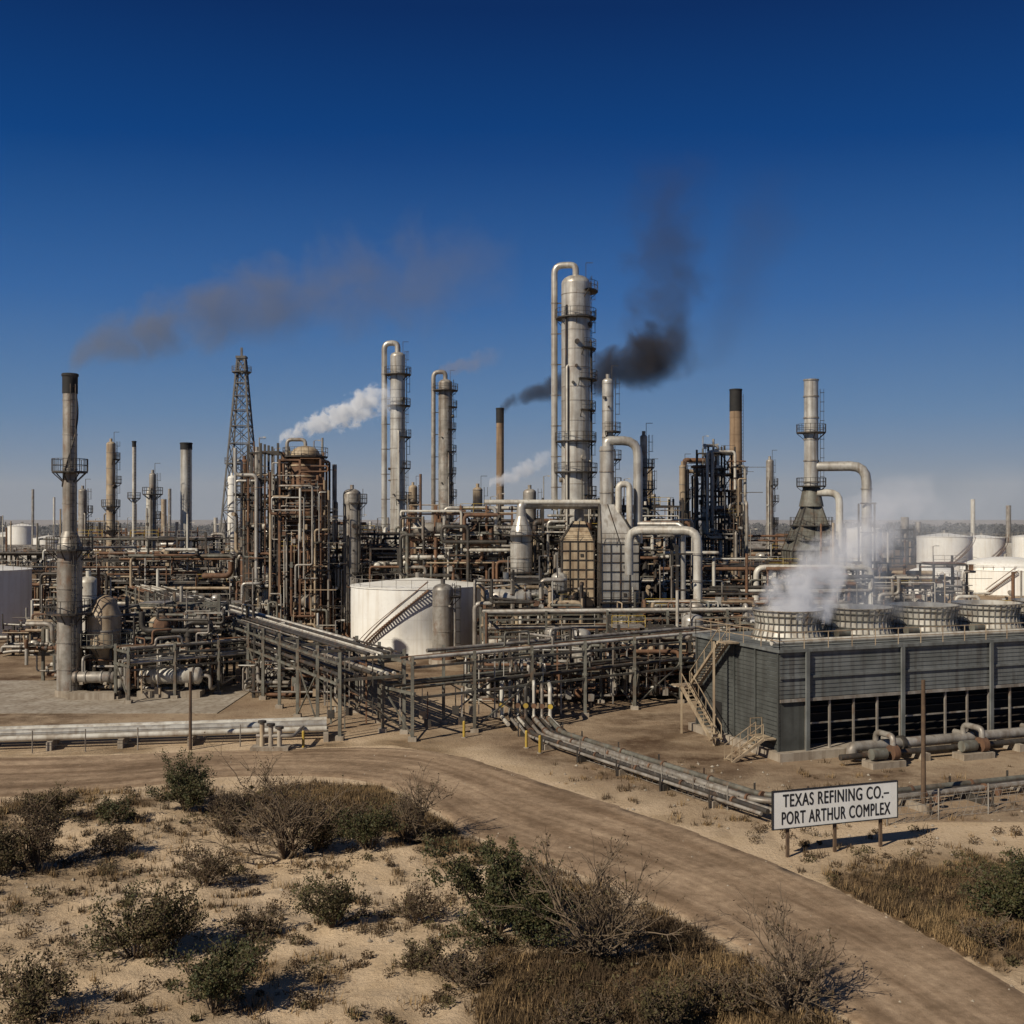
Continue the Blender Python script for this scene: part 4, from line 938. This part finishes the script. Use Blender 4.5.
# ---------------------------------------------------------------- grass and scrub masses
P=[]
while len(P)<9500:
    x=rs.uniform(-34,32); y=rs.uniform(31,72)
    if abs(x)>y*.5+3: continue
    vg=veg(x,y); nd=near_depth(x,y); fd=far_depth(x,y)
    if not ((nd>.3 and x<13.5) or (fd>.3)): 
        if rs.rand()>.004: continue
    cl=mnoise.noise(Vector((x*.9,y*.9,1)))
    pr=vg*vg*.9*(.3+1.4*max(0,cl+.15))+(.03 if nd>0 else .006)*(cl>.1)
    if rs.rand()<pr: P.append((x,y,gz(x,y),vg))
P=np.array(P)
def tufts(P,nb,hgt,wid,spread):
    n=len(P)*nb; base=np.repeat(P[:,:3],nb,0); sc=np.repeat(rs.uniform(.5,1.35,len(P)),nb)
    base=base+np.stack([rs.normal(0,spread,n)*sc,rs.normal(0,spread,n)*sc,np.full(n,-.02)],1)
    a=rs.uniform(0,6.283,n); h=hgt*sc*rs.uniform(.5,1.2,n); le=h*rs.uniform(.1,.8,n)
    tip=base+np.stack([np.cos(a)*le,np.sin(a)*le,h],1); sd=np.stack([-np.sin(a),np.cos(a),np.zeros(n)],1)*(wid*rs.uniform(.6,1.3,n))[:,None]
    return np.stack([base-sd,base+sd,tip],1).reshape(-1,3)
kk=np.array([mnoise.noise(Vector((p[0]*.18,p[1]*.18,4)))+.35*rs.normal() for p in P])
np_mesh('grass_tufts',[(tufts(P[kk>.1],16,.36,.02,.13),3,'grass_straw'),(tufts(P[(kk<=.1)&(kk>-.25)],16,.32,.024,.15),3,'grass_dark'),(tufts(P[kk<=-.25],16,.32,.024,.15),3,'leaf_brown')],(0,50,0))
# low scrub clumps
Q=[]
while len(Q)<1000:
    x=rs.uniform(-32,30); y=rs.uniform(31,70)
    nd=near_depth(x,y); fd=far_depth(x,y)
    if not ((nd>.8 and x<13) or (fd>1 and x>12 and y<57)): continue
    if rs.rand()<.18+veg(x,y): Q.append((x,y,gz(x,y)+.05))
Q=np.array(Q); s=rs.uniform(.1,.3,len(Q))+rs.uniform(0,.3,len(Q))**2*2.5
rad=np.stack([s*1.2,s*1.2,s*.7],1); cent=Q+np.stack([0*s,0*s,s*.35],1); h=len(Q)//3
np_mesh('scrub_vegetation',[(leaf_cloud('',cent[:h],rad[:h],.04,'',h*90),4,'leaf_brown'),(leaf_cloud('',cent[h:2*h],rad[h:2*h],.04,'',h*90),4,'leaf_olive'),(leaf_cloud('',cent[2*h:],rad[2*h:],.035,'',h*90),4,'grass_dark')],(0,50,0))
# stones
b=MB(); rr=random.Random(9)
for _ in range(500):
    x=rr.uniform(-28,28); y=rr.uniform(32,74)
    s_=rr.uniform(.04,.14); z=gz(x,y)+.02
    P8=[(x+s_*math.cos(a)*rr.uniform(.6,1.1),y+s_*math.sin(a)*rr.uniform(.6,1.1),z) for a in [k*1.047 for k in range(6)]]; t=(x,y,z+s_*.8)
    for k in range(6): b.tri(P8[k],P8[(k+1)%6],t,'concrete')
b.build('gravel_stones',(0,50,0))
# ---------------------------------------------------------------- smoke and steam
def plume(name,src,axis,L,S,off,radc,rmax,den,color,dens,nscale=.35,amp=1.2,g=0.0,emis=0.0,ecol=(1,1,1),step=1.0,thr=0.0,soft=2.0):
    """off/radc/den: curve points (0..1 -> 0..1) for centre-line offset, radius and density along the plume."""
    m=bpy.data.materials.new(name+'_volume'); m.use_nodes=True; nt=m.node_tree;N=nt.nodes;Lk=nt.links; N.remove(N['Principled BSDF'])
    tc=N.new('ShaderNodeTexCoord'); sep=N.new('ShaderNodeSeparateXYZ')
    nw=N.new('ShaderNodeTexNoise'); nw.inputs['Scale'].default_value=nscale; nw.inputs['Detail'].default_value=4; nw.inputs['Roughness'].default_value=.62; nw.inputs['Distortion'].default_value=.4
    Lk.new(tc.outputs['Object'],nw.inputs['Vector']); Lk.new(tc.outputs['Object'],sep.inputs[0])
    def M(op,a,b_=None,c=None,cl=False):
        x=N.new('ShaderNodeMath');x.operation=op;x.use_clamp=cl
        for i,vv in enumerate((a,b_,c)):
            if vv is None: continue
            if isinstance(vv,(int,float)): x.inputs[i].default_value=vv
            else: Lk.new(vv,x.inputs[i])
        return x.outputs[0]
    main,cross=(sep.outputs[0],sep.outputs[2]) if axis=='x' else (sep.outputs[2],sep.outputs[0])
    t=M('DIVIDE',main,L,cl=True)
    def curve(pts):
        c=N.new('ShaderNodeFloatCurve'); cm=c.mapping.curves[0]; cm.points[0].location=pts[0]; cm.points[1].location=pts[-1]
        for p in pts[1:-1]: cm.points.new(*p)
        c.mapping.update(); Lk.new(t,c.inputs['Value']); return c.outputs[0]
    dc=M('SUBTRACT',cross,M('MULTIPLY',curve(off),S)); dy=sep.outputs[1]
    dist=M('SQRT',M('ADD',M('MULTIPLY',dc,dc),M('MULTIPLY',dy,dy)))
    q=M('DIVIDE',dist,M('MAXIMUM',M('MULTIPLY',curve(radc),rmax),.05))
    val=M('ADD',M('SUBTRACT',1.0-thr,q),M('MULTIPLY',M('SUBTRACT',nw.outputs['Fac'],.5),amp*3.2))
    val=M('MULTIPLY',val,soft,cl=True); inside=M('MULTIPLY',M('SUBTRACT',1.6,q,cl=True),2.0,cl=True)
    ends=M('MULTIPLY',M('GREATER_THAN',main,0.0),M('LESS_THAN',main,L))
    D=M('MULTIPLY',M('MULTIPLY',M('MULTIPLY',val,inside),M('MULTIPLY',curve(den),dens)),ends)
    pv=N.new('ShaderNodeVolumePrincipled'); pv.inputs['Color'].default_value=(*color,1); pv.inputs['Anisotropy'].default_value=g; Lk.new(D,pv.inputs['Density'])
    if emis>0: Lk.new(M('MULTIPLY',D,emis),pv.inputs['Emission Strength']); pv.inputs['Emission Color'].default_value=(*ecol,1)  # self-glow added to stand in for light scattered within the plume
    Lk.new(pv.outputs[0],N['Material Output'].inputs['Volume'])
    m.cycles.volume_step_rate=step
    me=bpy.data.meshes.new(name+'_mesh'); R_=rmax*1.6; lo,hi=min(0,S)-R_,max(0,S)+R_
    mn,mx=((0,-R_,lo),(L,R_,hi)) if axis=='x' else ((lo,-R_,0),(hi,R_,L))
    vs=[(x,y,z) for z in (mn[2],mx[2]) for y in (mn[1],mx[1]) for x in (mn[0],mx[0])]
    me.from_pydata(vs,[],[(0,2,3,1),(4,5,7,6),(0,1,5,4),(2,6,7,3),(0,4,6,2),(1,3,7,5)]); me.materials.append(m)
    o=bpy.data.objects.new(name,me); o.location=src; COL.objects.link(o); return o
# grey plume from the left stack
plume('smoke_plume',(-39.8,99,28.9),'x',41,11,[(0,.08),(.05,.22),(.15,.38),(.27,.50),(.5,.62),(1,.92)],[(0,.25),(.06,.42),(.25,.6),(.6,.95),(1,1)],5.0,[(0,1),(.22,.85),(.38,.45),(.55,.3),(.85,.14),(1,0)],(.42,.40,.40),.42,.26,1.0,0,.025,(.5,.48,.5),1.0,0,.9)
# black plume from the brown stack: first leg bent over by the wind, then rising
plume('smoke_plume',(-2.4,220,37.6),'x',38,14,[(0,.02),(.15,.22),(.35,.42),(.6,.58),(.85,.80),(1,1)],[(0,.17),(.1,.28),(.35,.38),(.6,.65),(.85,1),(1,1)],7.0,[(0,1),(.35,.8),(.75,.6),(.88,.4),(1,0)],(.11,.10,.105),.52,.16,1.05,step=.7,soft=1.4)
plume('smoke_plume',(29,220,43),'z',46,4,[(0,.1),(.3,.4),(.6,.5),(1,.8)],[(0,.75),(.3,.85),(.7,1),(1,1)],9.0,[(0,0),(.12,.8),(.3,.6),(.5,.42),(.75,.28),(1,0)],(.14,.125,.13),.14,.13,1.1,soft=1.1)
plume('smoke_plume',(40,224,46),'z',42,14,[(0,.0),(.4,.5),(1,1)],[(0,.6),(.5,.9),(1,1)],10,[(0,0),(.3,.7),(.7,.5),(1,0)],(.16,.14,.14),.03,.09,.9,soft=1.0)
# white steam from the reactor structure
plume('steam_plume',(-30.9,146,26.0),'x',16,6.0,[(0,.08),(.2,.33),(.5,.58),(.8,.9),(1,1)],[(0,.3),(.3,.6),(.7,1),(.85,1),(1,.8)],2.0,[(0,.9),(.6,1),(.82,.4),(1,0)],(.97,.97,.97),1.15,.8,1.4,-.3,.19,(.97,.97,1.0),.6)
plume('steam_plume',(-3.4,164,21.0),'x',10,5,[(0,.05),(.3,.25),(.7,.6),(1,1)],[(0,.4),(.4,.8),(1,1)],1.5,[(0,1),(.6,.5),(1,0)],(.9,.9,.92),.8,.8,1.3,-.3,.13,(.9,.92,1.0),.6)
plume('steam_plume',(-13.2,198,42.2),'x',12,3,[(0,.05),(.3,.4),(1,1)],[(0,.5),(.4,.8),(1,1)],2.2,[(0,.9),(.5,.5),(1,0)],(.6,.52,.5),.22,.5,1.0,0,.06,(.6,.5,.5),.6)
# cooling tower steam
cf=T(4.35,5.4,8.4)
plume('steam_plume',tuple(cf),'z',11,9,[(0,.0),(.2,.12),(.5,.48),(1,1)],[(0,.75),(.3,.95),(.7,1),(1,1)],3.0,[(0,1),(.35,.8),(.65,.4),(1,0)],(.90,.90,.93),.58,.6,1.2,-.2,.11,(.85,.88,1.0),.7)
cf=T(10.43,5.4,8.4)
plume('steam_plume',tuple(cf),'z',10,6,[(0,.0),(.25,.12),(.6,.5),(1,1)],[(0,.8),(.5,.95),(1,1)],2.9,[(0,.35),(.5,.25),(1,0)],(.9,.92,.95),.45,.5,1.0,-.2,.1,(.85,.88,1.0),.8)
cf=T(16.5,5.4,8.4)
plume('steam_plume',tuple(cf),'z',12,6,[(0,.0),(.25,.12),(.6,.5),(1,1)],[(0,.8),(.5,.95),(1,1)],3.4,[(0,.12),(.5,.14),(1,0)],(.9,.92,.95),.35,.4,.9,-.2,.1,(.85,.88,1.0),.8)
# thin ground haze over the far plain
hm=bpy.data.materials.new('haze_volume'); hm.use_nodes=True; N=hm.node_tree.nodes; N.remove(N['Principled BSDF']); vs_=N.new('ShaderNodeVolumeScatter'); vs_.inputs['Color'].default_value=(.84,.86,.88,1); vs_.inputs['Density'].default_value=.00042; vs_.inputs['Anisotropy'].default_value=0
hm.node_tree.links.new(vs_.outputs[0],N['Material Output'].inputs['Volume'])
b=MB(); MATS['haze_volume']=hm; b.box((0,1640,55.2),(6000,2750,110),'haze_volume'); b.build('distant_haze',(0,1640,0))
# ---------------------------------------------------------------- light, sky, camera
el=math.radians(36); az=math.radians(226)   # clockwise from +Y
sd=Vector((math.sin(az)*math.cos(el),math.cos(az)*math.cos(el),math.sin(el)))
sl=bpy.data.lights.new('sun','SUN'); sl.energy=4.6; sl.angle=math.radians(.5); sl.color=(1,.90,.755)
so=bpy.data.objects.new('sun',sl); so.rotation_euler=sd.to_track_quat('Z','Y').to_euler(); COL.objects.link(so)
w=bpy.data.worlds.new('World'); scene.world=w; w.use_nodes=True; N=w.node_tree.nodes; L=w.node_tree.links
sky=N.new('ShaderNodeTexSky'); sky.sky_type='NISHITA'; sky.sun_disc=False; sky.sun_elevation=el; sky.sun_rotation=az; sky.air_density=1.0; sky.dust_density=.3; sky.ozone_density=5.0
# deep polarised autumn sky: colours set by elevation, unseen zenith greyed and lifted as shadow fill
tc=N.new('ShaderNodeTexCoord'); sx=N.new('ShaderNodeSeparateXYZ'); L.new(tc.outputs['Generated'],sx.inputs[0])
cr=N.new('ShaderNodeValToRGB'); e=cr.color_ramp
stops=[(0.0,(.17,.25,.36)),(.03,(.125,.23,.37)),(.09,(.055,.18,.38)),(.19,(.014,.11,.335)),(.31,(.003,.052,.215)),(.42,(.0015,.023,.115)),(.55,(.006,.024,.09)),(1.0,(.035,.05,.085))]
e.elements[0].position=0; e.elements[0].color=(*stops[0][1],1); e.elements[1].position=1; e.elements[1].color=(*stops[-1][1],1)
for p_,c_ in stops[1:-1]:
    q_=e.elements.new(p_); q_.color=(*c_,1)
L.new(sx.outputs[2],cr.inputs['Fac'])
sc=N.new('ShaderNodeVectorMath'); sc.operation='SCALE'; sc.inputs['Scale'].default_value=1/.06; L.new(cr.outputs['Color'],sc.inputs[0])
mxw=N.new('ShaderNodeMix'); mxw.data_type='RGBA'; mxw.inputs[0].default_value=.95; L.new(sky.outputs[0],mxw.inputs[6]); L.new(sc.outputs[0],mxw.inputs[7])
L.new(mxw.outputs[2],N['Background'].inputs[0]); N['Background'].inputs[1].default_value=.06
cam=bpy.data.cameras.new('camera'); cam.lens=1100/1024*36; cam.sensor_width=36; cam.clip_end=20000
co=bpy.data.objects.new('camera',cam); co.location=(0,0,16); co.rotation_euler=(math.radians(90.31),0,0); COL.objects.link(co); scene.camera=co
scene.view_settings.view_transform='Standard'; scene.view_settings.look='None'; scene.view_settings.exposure=0
print('faces',sum(len(o.data.polygons) for o in bpy.data.objects if o.type=='MESH'))
